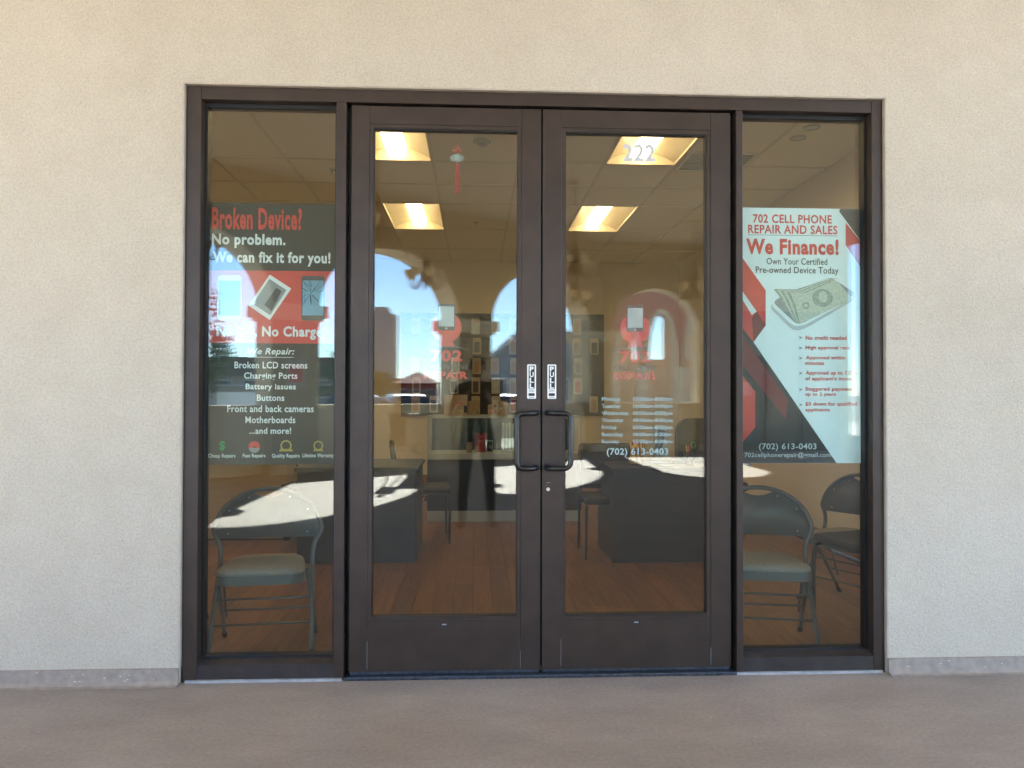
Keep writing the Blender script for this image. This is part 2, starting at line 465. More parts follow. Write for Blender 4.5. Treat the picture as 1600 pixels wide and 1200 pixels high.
# ------------------------------------------------------------------ shopfront wall with its opening
FX0, FX1, FZ1 = -1.317, 1.933, 2.707          # outer size of the frame
WY0, WY1 = -.018, .20
wall = thing('storefront_wall', 'cream stucco wall around the brown shop entrance', 'wall', (0, .1, 0))
bm = bmesh.new()
g = .006
add_box(bm, -13.6, FX0 - g, WY0, WY1, 0, H_SOF)
add_box(bm, FX1 + g, 15.5, WY0, WY1, 0, H_SOF)
add_box(bm, FX0 - g, FX1 + g, WY0, WY1, FZ1 + g, H_SOF)
bmesh.ops.remove_doubles(bm, verts=bm.verts, dist=1e-5)
link('wall_face', mesh_from(bm, 'wall_face'), 'stucco', wall)
# plaster stop bead along the edge of the opening
boxes('edge_bead', 'bead', wall, [(FX0 - .008, FX0 - .0015, WY0 - .002, .03, .075, FZ1 + .008), (FX1 + .0015, FX1 + .008, WY0 - .002, .03, .075, FZ1 + .008),
                                  (FX0 - .008, FX1 + .008, WY0 - .0025, .03, FZ1 + .0015, FZ1 + .0085)])
for x0, x1 in ((-13.6, FX0 - .004), (FX1 + .004, 15.5)):
    bm = bmesh.new()
    prof = [(WY0 + .001, .074), (WY0 - .012, .071), (WY0 - .014, .02), (WY0 - .026, .006), (WY0 - .045, .001), (WY0 + .001, .0005)]
    A_ = [bm.verts.new((x0, y, z)) for y, z in prof]; B_ = [bm.verts.new((x1, y, z)) for y, z in prof]
    bm.faces.new(A_); bm.faces.new(B_[::-1])
    for i in range(len(prof)): bm.faces.new((A_[i], A_[(i + 1) % len(prof)], B_[(i + 1) % len(prof)], B_[i]))
    link('wall_base', mesh_from(bm, 'wall_base'), 'base', wall)

# chipped paint along the wall base
rc0 = random.Random(21)
bm = bmesh.new()
for k in range(26):
    sd = rc0.random() < .6
    x = FX0 - .02 - abs(rc0.gauss(0, .45)) if sd else FX1 + .02 + abs(rc0.gauss(0, .4))
    z = rc0.uniform(.022, .066); w, h_ = rc0.uniform(.0015, .008), rc0.uniform(.0008, .0022)
    add_prism(bm, [(x - w, z), (x - w * .2, z - h_), (x + w, z - h_ * .3), (x + w * .5, z + h_), (x - w * .5, z + h_ * .7)], WY0 - .0148, WY0 - .0135)
ck = link('paint_chips', mesh_from(bm, 'paint_chips'), 'whitetrim', wall); ck['kind'] = 'stuff'
# ------------------------------------------------------------------ aluminium frame
fr = thing('storefront_frame', 'dark bronze aluminium shopfront frame with a sidelight each side', 'frame', (.3, .05, 0))
FY0, FY1 = 0.0, .115
bv = .003
box('jamb', 'bronze', fr, FX0, -1.250, FY0, FY1, 0, FZ1, bv)
box('jamb', 'bronze', fr, 1.880, FX1, FY0, FY1, 0, FZ1, bv)
box('header', 'bronze', fr, -1.2495, 1.8795, FY0 + .001, FY1, 2.648, FZ1, bv)
box('mullion', 'bronze', fr, -.640, -.594, FY0 + .0005, FY1, 0, 2.6475, bv)
box('mullion', 'bronze', fr, 1.226, 1.258, FY0 + .0005, FY1, 0, 2.6475, bv)
for x0, x1 in ((-1.2495, -.6405), (1.2585, 1.8795)):
    bm = bmesh.new()
    pr = [(FY0 + .002, .012), (FY0 + .002, .076), (.048, .092), (FY1, .092), (FY1, .012)]
    A_ = [bm.verts.new((x0, y, z)) for y, z in pr]; B_ = [bm.verts.new((x1, y, z)) for y, z in pr]
    bm.faces.new(A_); bm.faces.new(B_[::-1])
    for i in range(5): bm.faces.new((A_[i], A_[(i + 1) % 5], B_[(i + 1) % 5], B_[i]))
    link('sill', mesh_from(bm, 'sill'), 'bronze_worn', fr)
    box('caulk_line', 'caulk', fr, x0 - .05, x1 + .04, -.010, .004, 0.0, .0115)
    # black glazing gasket
    gz0, gz1 = .0925, 2.6475
    boxes('gasket', 'rubber', fr, [(x0 + .0005, x0 + .012, .05, .10, gz0, gz1), (x1 - .012, x1 - .0005, .05, .10, gz0, gz1), (x0 + .012, x1 - .012, .05, .10, gz0, gz0 + .010), (x0 + .012, x1 - .012, .05, .10, gz1 - .018, gz1)])
    for k, y in enumerate((.060, .078)):
        bm = bmesh.new(); add_box(bm, x0 + .006, x1 - .006, y, y + .005, gz0 + .003, gz1 - .003)
        if k:
            for v in bm.verts: v.co.y += .0022 * (v.co.x - x0)
        link('glass_pane', mesh_from(bm, 'glass_pane'), 'glass', fr)
# door stops behind the door gaps
boxes('door_stop', 'rubber', fr, [(.290, .329, .0625, .075, .03, 2.63), (-.5935, -.560, .070, .114, .03, 2.647), (1.195, 1.2255, .070, .114, .03, 2.647), (-.56, 1.195, .070, .114, 2.630, 2.647)])
box('threshold', 'threshold', fr, -.593, 1.225, -.012, .112, 0.0, .016, .003)
for x, z in ((-.617, 2.63), (1.243, 2.635), (-.60, 1.0)):
    pass
for x, z in ((-.548, .965), (1.182, .962)):
    pass

# ------------------------------------------------------------------ doors
DY0, DY1 = .018, .062
def door(x0, x1, gx0, gx1, label, hx, gxp):
    d = thing('entrance_door', label, 'door', ((x0 + x1) / 2, .04, .02), 'pair of entrance doors')
    z0, z1, gz0, gz1 = .030, 2.640, .276, 2.538
    box('stile', 'bronze', d, x0, gx0 - .018, DY0, DY1, z0, z1, .002)
    box('stile', 'bronze', d, gx1 + .018, x1, DY0, DY1, z0, z1, .002)
    box('top_rail', 'bronze', d, gx0 - .0175, gx1 + .0175, DY0 + .0008, DY1, gz1 + .018, z1, .002)
    box('bottom_rail', 'bronze', d, gx0 - .0175, gx1 + .0175, DY0 + .0008, DY1, z0, gz0 - .018, .002)
    e = .0178
    boxes('glazing_bead', 'bronze', d, [(gx0 - e, gx0, DY0 + .004, DY1 - .002, gz0 - e, gz1 + e), (gx1, gx1 + e, DY0 + .004, DY1 - .002, gz0 - e, gz1 + e),
                                       (gx0, gx1, DY0 + .0045, DY1 - .002, gz1, gz1 + e), (gx0, gx1, DY0 + .0045, DY1 - .002, gz0 - e, gz0)])
    boxes('gasket', 'rubber', d, [(gx0, gx0 + .003, DY0 + .008, DY1, gz0, gz1), (gx1 - .003, gx1, DY0 + .008, DY1, gz0, gz1), (gx0, gx1, DY0 + .009, DY1, gz1 - .006, gz1), (gx0, gx1, DY0 + .009, DY1, gz0, gz0 + .004)])
    for k, y in enumerate((.036, .052)):
        bm = bmesh.new(); add_box(bm, gx0 - .004, gx1 + .004, y, y + .005, gz0 - .004, gz1 + .004)
        if k:
            for v in bm.verts: v.co.y += .0022 * (v.co.x - gx0)
        link('glass_pane', mesh_from(bm, 'glass_pane'), 'glass', d)
    boxes('bottom_sweep', 'threshold', d, [(x0 + .004, x1 - .004, DY0 + .004, DY1 - .004, .0175, .0298)])
    boxes('scuffed_joint', 'lgrey', d, [(gx0 - .0184, gx0 - .0176, DY0 - .0004, DY0 + .001, .045, .17), (gx1 + .0176, gx1 + .0183, DY0 - .0004, DY0 + .001, .04, .12)])
    # pull handle: tube bent out of the stile and over towards the glass
    pts = []
    zt, zb = 1.2185, .9665
    yo = -.058
    pts += [(hx, DY0 + .002, zt), (hx, -.02, zt), (hx + (gxp - hx) * .12, -.046, zt), (hx + (gxp - hx) * .3, yo, zt), (hx + (gxp - hx) * .70, yo - .004, zt - .001)]
    cx = gxp
    for i in range(1, 6):
        t = i / 5 * PI / 2
        pts.append((hx + (gxp - hx) * (.70 + .30 * math.sin(t)), yo - .004, zt - .03 * (1 - math.cos(t))))
    low = [(x, y, zt + zb - z) for x, y, z in pts][::-1]
    hd = tube('pull_handle', 'blackpaint', d, pts + low, .0122, 12)
    for z in (zt, zb):
        bm = bmesh.new(); add_tube(bm, [(hx, DY0 - .004, z), (hx, DY0 + .0015, z)], .0165, 16); link('handle_rose', mesh_from(bm, 'handle_rose', False), 'blackpaint', hd)
    # rectangular label plate on the bottom rail
    xm = (gx0 + gx1) / 2
    pl = flat('maker_plate', 'blackp', d, rrect(xm - .016, xm + .016, .238, .248, .003), DY0 + .0006)
    flat('plate_strip', 'lgrey', pl, [(xm - .010, .2405), (xm + .010, .2405), (xm + .010, .2455), (xm - .010, .2455)], DY0 + .0001)
    return d
dl = door(-.573, .3055, -.472, .197, 'left entrance door, with the red knot ornament behind its glass', .285, .192)
dr = door(.3135, 1.204, .421, 1.091, 'right entrance door, with 222 and opening hours on its glass', .3345, .437)
# keyhole cylinder on the right door
cy = bmesh.new(); add_tube(cy, [(.342, DY0 - .006, .868), (.342, DY0 + .001, .868)], .0165, 20)
lk = link('lock_cylinder', mesh_from(cy, 'lock'), 'blackpaint', dr)
cy = bmesh.new(); add_tube(cy, [(.3415, DY0 - .0085, .864), (.3415, DY0 - .005, .864)], .0085, 16)
link('key_plug', mesh_from(cy, 'plug'), 'steel', lk)
box('lock_scratch', 'lgrey', dr, .332, .352, DY0 - .0004, DY0 + .0005, .8935, .8945)
# small screws
for d_, x in ((dl, -.548), (dr, 1.178)):
    cy = bmesh.new(); add_tube(cy, [(x, DY0 - .002, .964), (x, DY0 + .001, .964)], .006, 12); link('screw', mesh_from(cy, 'screw'), 'blackpaint', d_)

# ------------------------------------------------------------------ arcade of the court (seen in the glass)
def arcade(name, label, org, u, openings, spring, rise, cols, end_s):
    ux, uy = u
    nx, ny = (uy, -ux) if -ux < 0 else (-uy, ux)      # outward, away from the shop
    T = .60
    root = thing(name, label, 'arcade', (org[0], org[1], 0))
    def W(s, d, z): return (org[0] + ux * s + nx * d, org[1] + uy * s + ny * d, z)
    def bx(bm, s0, s1, d0, d1, z0, z1):
        vv = [bm.verts.new(W(s, d, z)) for s in (s0, s1) for d in (d0, d1) for z in (z0, z1)]
        for idx in ((0, 1, 3, 2), (4, 6, 7, 5), (0, 4, 5, 1), (2, 3, 7, 6), (0, 2, 6, 4), (1, 5, 7, 3)): bm.faces.new([vv[i] for i in idx])
    for s0, s1 in cols:
        bm = bmesh.new(); bx(bm, s0, s1, 0, T, 0, spring - .26)
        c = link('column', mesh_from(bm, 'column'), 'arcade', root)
        bm = bmesh.new(); bx(bm, s0 - .05, s1 + .05, -.05, T + .05, spring - .26, spring - .20); bx(bm, s0 - .11, s1 + .11, -.11, T + .11, spring - .1995, spring)
        link('capital', mesh_from(bm, 'capital'), 'cream', c)
        bm = bmesh.new(); bx(bm, s0 - .04, s1 + .04, -.04, T + .04, 0.0005, .16)
        link('plinth', mesh_from(bm, 'plinth'), 'cream', c)
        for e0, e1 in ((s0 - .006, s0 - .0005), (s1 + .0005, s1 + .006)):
            bm = bmesh.new(); bx(bm, e0, e1, .012, T - .012, .161, spring - .2605); link('jamb_lit_skin', mesh_from(bm, 'jamb_lit_skin'), 'cream', c)  # pale skin: sky light on the jambs put into its cream colour
    for s0, s1 in openings:
        c, hw = (s0 + s1) / 2, (s1 - s0) / 2
        n = 28
        arc = [(c - hw * math.cos(PI * i / n), spring + rise * math.sin(PI * i / n)) for i in range(n + 1)]
        # half a column's width of wall either side, butted to the neighbour bay
        l = max([k for k in cols if k[1] <= s0 + 1e-3] or [(s0 - .5, s0)], key=lambda k: k[1]); r = min([k for k in cols if k[0] >= s1 - 1e-3] or [(s1, s1 + .5)], key=lambda k: k[0])
        L_ = l[0] if l == cols[0] else (l[0] + l[1]) / 2
        R_ = r[1] if r == cols[-1] else (r[0] + r[1]) / 2
        poly = [(L_, spring)] + arc + [(R_, spring)]
        bm = bmesh.new()
        lo = [bm.verts.new(W(s, 0, z)) for s, z in poly]; hi = [bm.verts.new(W(s, 0, H_SOF - .002)) for s, z in poly]
        lo2 = [bm.verts.new(W(s, T, z)) for s, z in poly]; hi2 = [bm.verts.new(W(s, T, H_SOF - .002)) for s, z in poly]
        for i in range(len(poly) - 1):
            bm.faces.new((lo[i], lo[i + 1], hi[i + 1], hi[i])) if poly[i + 1][0] - poly[i][0] > 1e-6 else None
            bm.faces.new((lo2[i], hi2[i], hi2[i + 1], lo2[i + 1])) if poly[i + 1][0] - poly[i][0] > 1e-6 else None
            if i not in (0, len(poly) - 2): bm.faces.new((lo[i], lo2[i], lo2[i + 1], lo[i + 1]))
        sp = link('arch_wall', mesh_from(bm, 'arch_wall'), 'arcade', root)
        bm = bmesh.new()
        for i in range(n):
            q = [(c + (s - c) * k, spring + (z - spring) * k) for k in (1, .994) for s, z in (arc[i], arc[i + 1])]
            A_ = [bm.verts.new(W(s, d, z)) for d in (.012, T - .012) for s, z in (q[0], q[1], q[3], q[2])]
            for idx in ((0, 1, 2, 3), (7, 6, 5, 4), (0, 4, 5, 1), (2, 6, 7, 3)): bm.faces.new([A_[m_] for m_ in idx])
        link('arch_lit_skin', mesh_from(bm, 'arch_lit_skin'), 'cream', sp)  # cream underside, paler than the wall: sky light put into the colour
        # raised band round the arch
        bm = bmesh.new()
        ou = [(c - (hw + .30) * math.cos(PI * i / n), spring + (rise + .30) * math.sin(PI * i / n)) for i in range(n + 1)]
        for i in range(n):
            q = [arc[i], arc[i + 1], ou[i + 1], ou[i]]
            A_ = [bm.verts.new(W(s, -.035, z)) for s, z in q]; B_ = [bm.verts.new(W(s, -.001, z)) for s, z in q]
            bm.faces.new(A_)
            bm.faces.new((A_[0], A_[1], B_[1], B_[0])); bm.faces.new((A_[2], A_[3], B_[3], B_[2]))
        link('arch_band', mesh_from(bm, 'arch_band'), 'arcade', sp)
        bm = bmesh.new(); bx(bm, s0 + .001, s1 - .001, .18, .44, 0, 1.07)
        pp = link('parapet', mesh_from(bm, 'parapet'), 'cream', root)
        bm = bmesh.new(); bx(bm, s0 + .001, s1 - .001, .12, .50, 1.07, 1.125)
        link('parapet_cap', mesh_from(bm, 'parapet_cap'), 'cream', pp)
    return root
A0 = (-2.60, -9.35); AU = (.7605, -.6494)
opsA = [(-11.64, -8.59), (-7.76, -4.71), (-3.88, -.83), (0, 3.05), (3.88, 6.93)]
colsA = [(-12.5, -11.64), (-8.59, -7.76), (-4.71, -3.88), (-.83, 0), (3.05, 3.88), (6.93, 7.30)]
arcade('arcade_wall', 'cream arcade running at a slant, open to blue sky, mirrored in left door glass', A0, AU, opsA, 2.775, 1.16, colsA, 7.3)
opsB = [(.59 + 2.65 * k, .59 + 2.05 + 2.65 * k) for k in range(1)]
colsB = [(0, .59)] + [(2.64 + 2.65 * k, 3.24 + 2.65 * k) for k in range(1)]
arcade('arcade_wall', 'cream arcade with the pink building behind it, mirrored in right door glass', (2.62, -14.07), (1, 0), opsB, 2.775, 1.025, colsB, 11)

# ------------------------------------------------------------------ shop interior shell
RX0, RX1, RY1, RZ = -4.2, 3.05, 7.80, 3.27
RY0 = .202
inf = structure(bpy.data.objects.new('interior_floor', None)); COL.objects.link(inf)
box('subfloor', 'asphalt', inf, RX0, RX1, .116, RY1, -.13, -.012)
pw, plen = .124, 1.25
proto_mesh = None
x = -4.1
col_i = 0
while x < RX1 - .02:
    y = .118 - random.uniform(0, plen * .8)
    while y < RY1:
        y0, y1 = max(y, .118), min(y + plen, RY1)
        in_view = -3.0 < x < 2.95 and y0 < 5.4
        if y1 - y0 > .06 and in_view:
            bm = bmesh.new(); add_box(bm, x + .0012, min(x + pw, RX1) - .0012, y0 + .0012, y1 - .0012, -.0118, .0)
            link('plank', mesh_from(bm, 'plank'), 'plank', inf)
        y += plen
    x += pw; col_i += 1
bm = bmesh.new()
add_box(bm, -4.19, -3.0, .118, RY1, -.0118, -.0002); add_box(bm, -3.0, 3.04, 6.4, RY1, -.0118, -.0003)
rest = link('plank_field', mesh_from(bm, 'plank_field'), 'plank', inf); rest['kind'] = 'stuff'

wl = thing('interior_wall', 'beige right wall of the shop with a stained wooden baseboard', 'wall', (RX1, 4, 0))
box('wall_panel', 'inwall', wl, RX1, RX1 + .12, RY0, RY1 + .12, 0, RZ + .3)
box('baseboard', 'baseboard', wl, RX1 - .018, RX1 - .0005, .26, RY1 - .02, .001, .13, .004)
wl = thing('interior_wall', 'beige back wall of the shop behind the dark slat panel', 'wall', (0, RY1, 0))
box('wall_panel', 'inwall', wl, RX0, RX1 - .001, RY1, RY1 + .12, 0, RZ + .3)
box('baseboard', 'baseboard', wl, RX0 + .02, RX1 - .02, RY1 - .018, RY1 - .0005, .001, .13, .004)
wl = thing('interior_wall', 'beige left wall of the shop, past the tan cabinet', 'wall', (RX0, 4, 0))
box('wall_panel', 'inwall', wl, RX0 - .12, RX0, RY0, RY1 + .12, 0, RZ + .3)
box('baseboard', 'baseboard', wl, RX0 + .0005, RX0 + .018, .26, RY1 - .02, .001, .13, .004)

# suspended ceiling
ic = structure(bpy.data.objects.new('interior_ceiling', None)); COL.objects.link(ic)
gx = [-4.19, -3.41, -2.80, -2.19, -1.58, -.968, -.358, .365, 1.090, 1.710, 2.32, 3.045]
gy = [.21, .95, 1.68, 2.915, 3.63, 4.35, 5.59, 6.80, 7.79]
TROF = [(5, 2), (5, 5), (8, 2), (8, 5), (1, 2), (1, 5)]  # last two are out of view, added to brighten the room
for i in range(len(gx) - 1):
    for j in range(len(gy) - 1):
        if (i, j) in TROF: continue
        box('ceiling_tile', 'tile', ic, gx[i] + .006, gx[i + 1] - .006, gy[j] + .006, gy[j + 1] - .006, RZ, RZ + .014)
for i in range(1, len(gx) - 1): box('ceiling_rail', 'rail', ic, gx[i] - .012, gx[i] + .012, .21, 7.79, RZ - .007, RZ - .001)
for j in range(1, len(gy) - 1): boxes('ceiling_rail', 'rail', ic, [(gx[i] + .0125, gx[i + 1] - .0125, gy[j] - .012, gy[j] + .012, RZ - .0068, RZ - .001) for i in range(len(gx) - 1)])
box('ceiling_deck', 'rail', ic, RX0, RX1, RY0, RY1, RZ + .28, RZ + .30)
wh = ['nearest to the door on the left', 'farther back on the left', 'behind the 222 number', 'farther back on the right', 'out past the charcoal poster, near the front', 'out past the charcoal poster, near the back']
for k, (i, j) in enumerate(TROF):
    x0, x1, y0, y1 = gx[i] + .013, gx[i + 1] - .013, gy[j] + .013, gy[j + 1] - .013
    xm = (x0 + x1) / 2
    t = thing('ceiling_light', 'lit recessed ceiling light with yellow glow, ' + wh[k], 'ceiling light', (xm, (y0 + y1) / 2, RZ), 'recessed ceiling lights in the shop')
    boxes('housing', 'trofwhite', t, [(x0, x0 + .006, y0, y1, RZ - .006, RZ + .10), (x1 - .006, x1, y0, y1, RZ - .006, RZ + .10), (x0 + .0062, x1 - .0062, y0, y0 + .006, RZ - .006, RZ + .10), (x0 + .0062, x1 - .0062, y1 - .006, y1, RZ - .006, RZ + .10)])
    bm = bmesh.new()
    n = 8
    for sgn in (-1, 1):
        hw = (x1 - x0) / 2 - .008
        prof = [(xm + sgn * (.085 + (hw - .085) * q / n), RZ + .012 + .075 * math.cos(q / n * PI / 2)) for q in range(n + 1)]
        A_ = [bm.verts.new((px, y0 + .007, pz)) for px, pz in prof]; B_ = [bm.verts.new((px, y1 - .007, pz)) for px, pz in prof]
        for q in range(n): bm.faces.new((A_[q], A_[q + 1], B_[q + 1], B_[q]))
    add_box(bm, x0 + .007, x1 - .007, y0 + .007, y1 - .007, RZ + .0945, RZ + .0995)
    link('reflector', mesh_from(bm, 'reflector'), 'trofwhite', t)
    bm = bmesh.new()
    prof = [(xm + .085 * math.cos(PI * q / 10), RZ + .088 - .055 * math.sin(PI * q / 10)) for q in range(11)]
    A_ = [bm.verts.new((px, y0 + .03, pz)) for px, pz in prof]; B_ = [bm.verts.new((px, y1 - .03, pz)) for px, pz in prof]
    for q in range(10): bm.faces.new((A_[q], A_[q + 1], B_[q + 1], B_[q]))
    bm.faces.new(A_); bm.faces.new(B_[::-1])
    link('lamp', mesh_from(bm, 'lamp'), 'lamp', t)
#@@OBJECTS
# ================================================================== OBJECTS
# ------------------------------------------------------------------ posters behind the sidelight glass
PY = .0905
P1 = [('Broken Device?', -1.2287, -0.814, 2.0714, 2.1765), ('No problem.', -1.228, -0.8891, 1.9852, 2.0518), ('We can fix it for you!', -1.2235, -0.6796, 1.9015, 1.9695), ('No Fix, No Charge.', -1.2032, -0.7022, 1.5574, 1.6205), ('We Repair:', -1.0597, -0.8438, 1.4791, 1.5176), ('Broken LCD screens', -1.12, -0.7842, 1.4221, 1.4541), ('Charging Ports', -1.0756, -0.8298, 1.365, 1.4039), ('Battery issues', -1.0679, -0.8368, 1.3164, 1.3515), ('Buttons', -1.0161, -0.8896, 1.2703, 1.3004), ('Front and back cameras', -1.1516, -0.7534, 1.2179, 1.2505), ('Motherboards', -1.0682, -0.8379, 1.1664, 1.1983), ('...and more!', -1.0494, -0.857, 1.1167, 1.1466), ('$', -1.1873, -1.1599, 1.0364, 1.084), ('Cheap Repairs', -1.2367, -1.1126, 1.0014, 1.0245), ('Fast Repairs', -1.0787, -0.9741, 1.0021, 1.0243), ('Quality Repairs', -0.9451, -0.817, 1.001, 1.0242), ('Lifetime Warranty', -0.8035, -0.6601, 1.0017, 1.0255)]
P2 = [('702 CELL PHONE', 1.3387, 1.728, 2.1357, 2.1783), ('REPAIR AND SALES', 1.3144, 1.7554, 2.0842, 2.1272), ('We Finance!', 1.3048, 1.7615, 1.9835, 2.0613), ('Own Your Certified', 1.4052, 1.7051, 1.9351, 1.9673), ('Pre-owned Device Today', 1.3517, 1.7604, 1.8835, 1.925), ('No credit needed', 1.5964, 1.7989, 1.5714, 1.5928), ('High approval rate', 1.5963, 1.8146, 1.5204, 1.5433), ('Approved within', 1.5977, 1.7922, 1.4718, 1.4951), ('minutes', 1.5951, 1.6877, 1.4495, 1.4682), ('Approved up to 120%', 1.5959, 1.849, 1.3982, 1.4224), ("of applicant's income", 1.5949, 1.8445, 1.3704, 1.3945), ('Staggered payments', 1.5947, 1.8408, 1.32, 1.3439), ('up to 2 years', 1.5947, 1.7454, 1.2962, 1.3182), ('$0 down for qualified', 1.5945, 1.8485, 1.2474, 1.272), ('applicants', 1.5945, 1.7148, 1.2205, 1.243), ('(702) 613-0403', 1.3658, 1.6486, 1.0341, 1.0724), ('702cellphonerepair@gmail.com', 1.2954, 1.721, 0.9989, 1.0285)]
DR = [('702', 0.6854, 0.8342, 1.4572, 1.5114), ('CELL PHONE', 0.6569, 0.8629, 1.4215, 1.4429), ('REPAIR', 0.6556, 0.8615, 1.3759, 1.4109), ('(702) 613-0403', 0.6192, 0.9113, 1.0124, 1.0531), ('Monday', 0.596, 0.6832, 1.2693, 1.2931), ('10:00am-8:00pm', 0.7444, 0.9317, 1.2697, 1.2937), ('Tuesday', 0.5961, 0.6842, 1.2361, 1.2598), ('10:00am-8:00pm', 0.7444, 0.9317, 1.2364, 1.2603), ('Wednesday', 0.5961, 0.7219, 1.2029, 1.2266), ('10:00am-8:00pm', 0.7444, 0.9317, 1.2031, 1.2269), ('Thursday', 0.5961, 0.6971, 1.1697, 1.1933), ('10:00am-8:00pm', 0.7444, 0.9317, 1.1698, 1.1936), ('Friday', 0.5962, 0.6654, 1.1365, 1.16), ('10:00am-8:00pm', 0.7444, 0.9317, 1.1366, 1.1602), ('Saturday', 0.5953, 0.6953, 1.1033, 1.1268), ('10:00am-8:00pm', 0.7445, 0.9317, 1.1033, 1.1269), ('Sunday', 0.5953, 0.6788, 1.0701, 1.0936), ('10:00am-8:00pm', 0.7445, 0.9316, 1.0701, 1.0936), ('222', 0.6947, 0.8489, 2.4064, 2.4904)]
L1, L2 = PY - .0006, PY - .0012
p = thing('window_poster', 'charcoal and red repair poster headed Broken Device? in left sidelight', 'poster', (-.95, PY, .98))
flat('poster_sheet', 'charcoal', p, [(-1.246, .974), (-.644, .974), (-.644, 2.196), (-1.246, 2.196)], PY + .0008, .0008)
flat('red_band', 'redp', p, [(-1.2455, 1.540), (-.6445, 1.540), (-.6445, 1.880), (-1.2455, 1.880)], PY)
for (t, x0, x1, z0, z1) in P1:
    bold = .036 if t in ('Broken Device?', 'No problem.', 'We can fix it for you!', 'No Fix, No Charge.') else .020
    if t == 'Broken Device?':
        o = lettering(p, t, x0, x1, z0, z1, L1, 'redp', .030)
    elif t == '$': o = lettering(p, t, x0, x1, z0, z1, L1, 'greenp', .02)
    else: o = lettering(p, t, x0, x1, z0, z1, L1, 'white', bold, .25 if t == 'We Repair:' else 0)
# thin cracks through the headline
bm = bmesh.new()
rc = random.Random(3)
for k in range(9):
    x = -1.22 + k * .045; z = 2.10 + rc.uniform(0, .05); pts = [(x, z)]
    for q in range(5): pts.append((pts[-1][0] + rc.uniform(.004, .018), pts[-1][1] + rc.uniform(-.014, .012)))
    for a_, b_ in zip(pts, pts[1:]): add_prism(bm, [(a_[0], a_[1]), (b_[0], b_[1]), (b_[0], b_[1] + .0016), (a_[0], a_[1] + .0016)], L2 - .0002, L2)
link('headline_cracks', mesh_from(bm, 'headline_cracks'), 'charcoal', p)
flat('underline', 'white', p, [(-1.06, 1.4735), (-.848, 1.4735), (-.848, 1.4755), (-1.06, 1.4755)], L1)
ph = flat('pictured_phone', 'white', p, rrect(-1.200, -1.091, 1.645, 1.856, .014), L1)
flat('screen', 'bluep', ph, [(-1.195, 1.668), (-1.096, 1.668), (-1.096, 1.832), (-1.195, 1.832)], L2)
tb = flat('pictured_tablet', 'white', p, [(-.960, 1.862), (-.861, 1.797), (-.959, 1.649), (-1.058, 1.716)], L1)
flat('screen', 'greyp', tb, [(-.962, 1.842), (-.883, 1.790), (-.957, 1.672), (-1.037, 1.724)], L2)
flat('screen_glare', 'dgrey', tb, [(-.93, 1.80), (-.905, 1.785), (-.95, 1.69), (-.985, 1.72)], L2 - .0003)
ph = flat('pictured_phone', 'dgrey', p, rrect(-.814, -.705, 1.648, 1.858, .014), L1)
flat('screen', 'bluep', ph, [(-.808, 1.672), (-.711, 1.672), (-.711, 1.836), (-.808, 1.836)], L2)
bm = bmesh.new()
for k in range(26):
    a_ = rc.uniform(0, 2 * PI); cx, cz = -.772, 1.775
    r0_, r1_ = rc.uniform(.0, .04), rc.uniform(.03, .12)
    q0 = (cx + r0_ * math.cos(a_), cz + r0_ * math.sin(a_)); q1 = (cx + r1_ * math.cos(a_ + .2), cz + r1_ * math.sin(a_ + .2))
    cl = lambda q: (min(max(q[0], -.807), -.712), min(max(q[1], 1.673), 1.835))
    q0, q1 = cl(q0), cl(q1); w = rc.uniform(.001, .0045)
    if abs(q0[0] - q1[0]) + abs(q0[1] - q1[1]) < .01: continue
    add_prism(bm, [q0, q1, (q1[0] + w * .3, q1[1] + w), (q0[0] + w, q0[1] + w * .3)], L2 - .0005, L2 - .0002)
link('screen_cracks', mesh_from(bm, 'screen_cracks'), 'blackp', ph)
ic_ = flat('round_icon', 'redp', p, circle_pts(-1.026, 1.057, .026), L1)
flat('icon_shade', 'greyp', ic_, circle_pts(-1.026, 1.055, .0262, 16, PI * 1.05, PI * 1.95), L2)
flat('icon_dot', 'blackp', ic_, circle_pts(-1.025, 1.056, .005, 10), L2 - .0004)
wr = ring_flat('wreath_icon', 'goldp', p, -.880, 1.062, .019, .026, L1)
flat('ribbon', 'goldp', wr, [(-.912, 1.035), (-.848, 1.035), (-.853, 1.047), (-.907, 1.047)], L2)
rg = ring_flat('ring_icon', 'goldp', p, -.731, 1.062, .016, .023, L1)
flat('ribbon', 'goldp', rg, [(-.756, 1.036), (-.706, 1.036), (-.712, 1.046), (-.750, 1.046)], L2)

p = thing('window_poster', 'pale blue finance poster with red headline in right sidelight', 'poster', (1.56, PY, .98))
flat('poster_sheet', 'cyan_w', p, [(1.264, .976), (1.868, .976), (1.868, 2.210), (1.264, 2.210)], PY + .0008, .0008)
flat('dark_corner', 'charcoal', p, [(1.764, 2.2), (1.773, 2.2095), (1.8675, 2.2095), (1.8675, 2.06)], PY)
flat('red_stripe', 'redp', p, [(1.797, 2.143), (1.8675, 2.057), (1.8675, 1.931), (1.797, 2.034)], PY - .0004)
flat('red_stripe', 'redp', p, [(1.2645, 1.998), (1.401, 1.81), (1.401, 1.641), (1.341, 1.559), (1.2645, 1.655)], PY)
flat('dark_triangle', 'blackp', p, [(1.341, 1.559), (1.748, .9765), (1.2645, .9765), (1.2645, 1.655)], PY - .0001)
flat('brown_facet', 'brownp', p, [(1.357, 1.707), (1.401, 1.641), (1.341, 1.559), (1.333, 1.674)], PY - .0006)
flat('white_facet', 'cyan_w', p, [(1.2645, 1.835), (1.357, 1.707), (1.333, 1.690), (1.2645, 1.800)], PY - .0006)
flat('maroon_stripe', 'marp', p, [(1.2645, 1.63), (1.511, 1.275), (1.498, 1.189), (1.2645, 1.475)], PY - .0006)
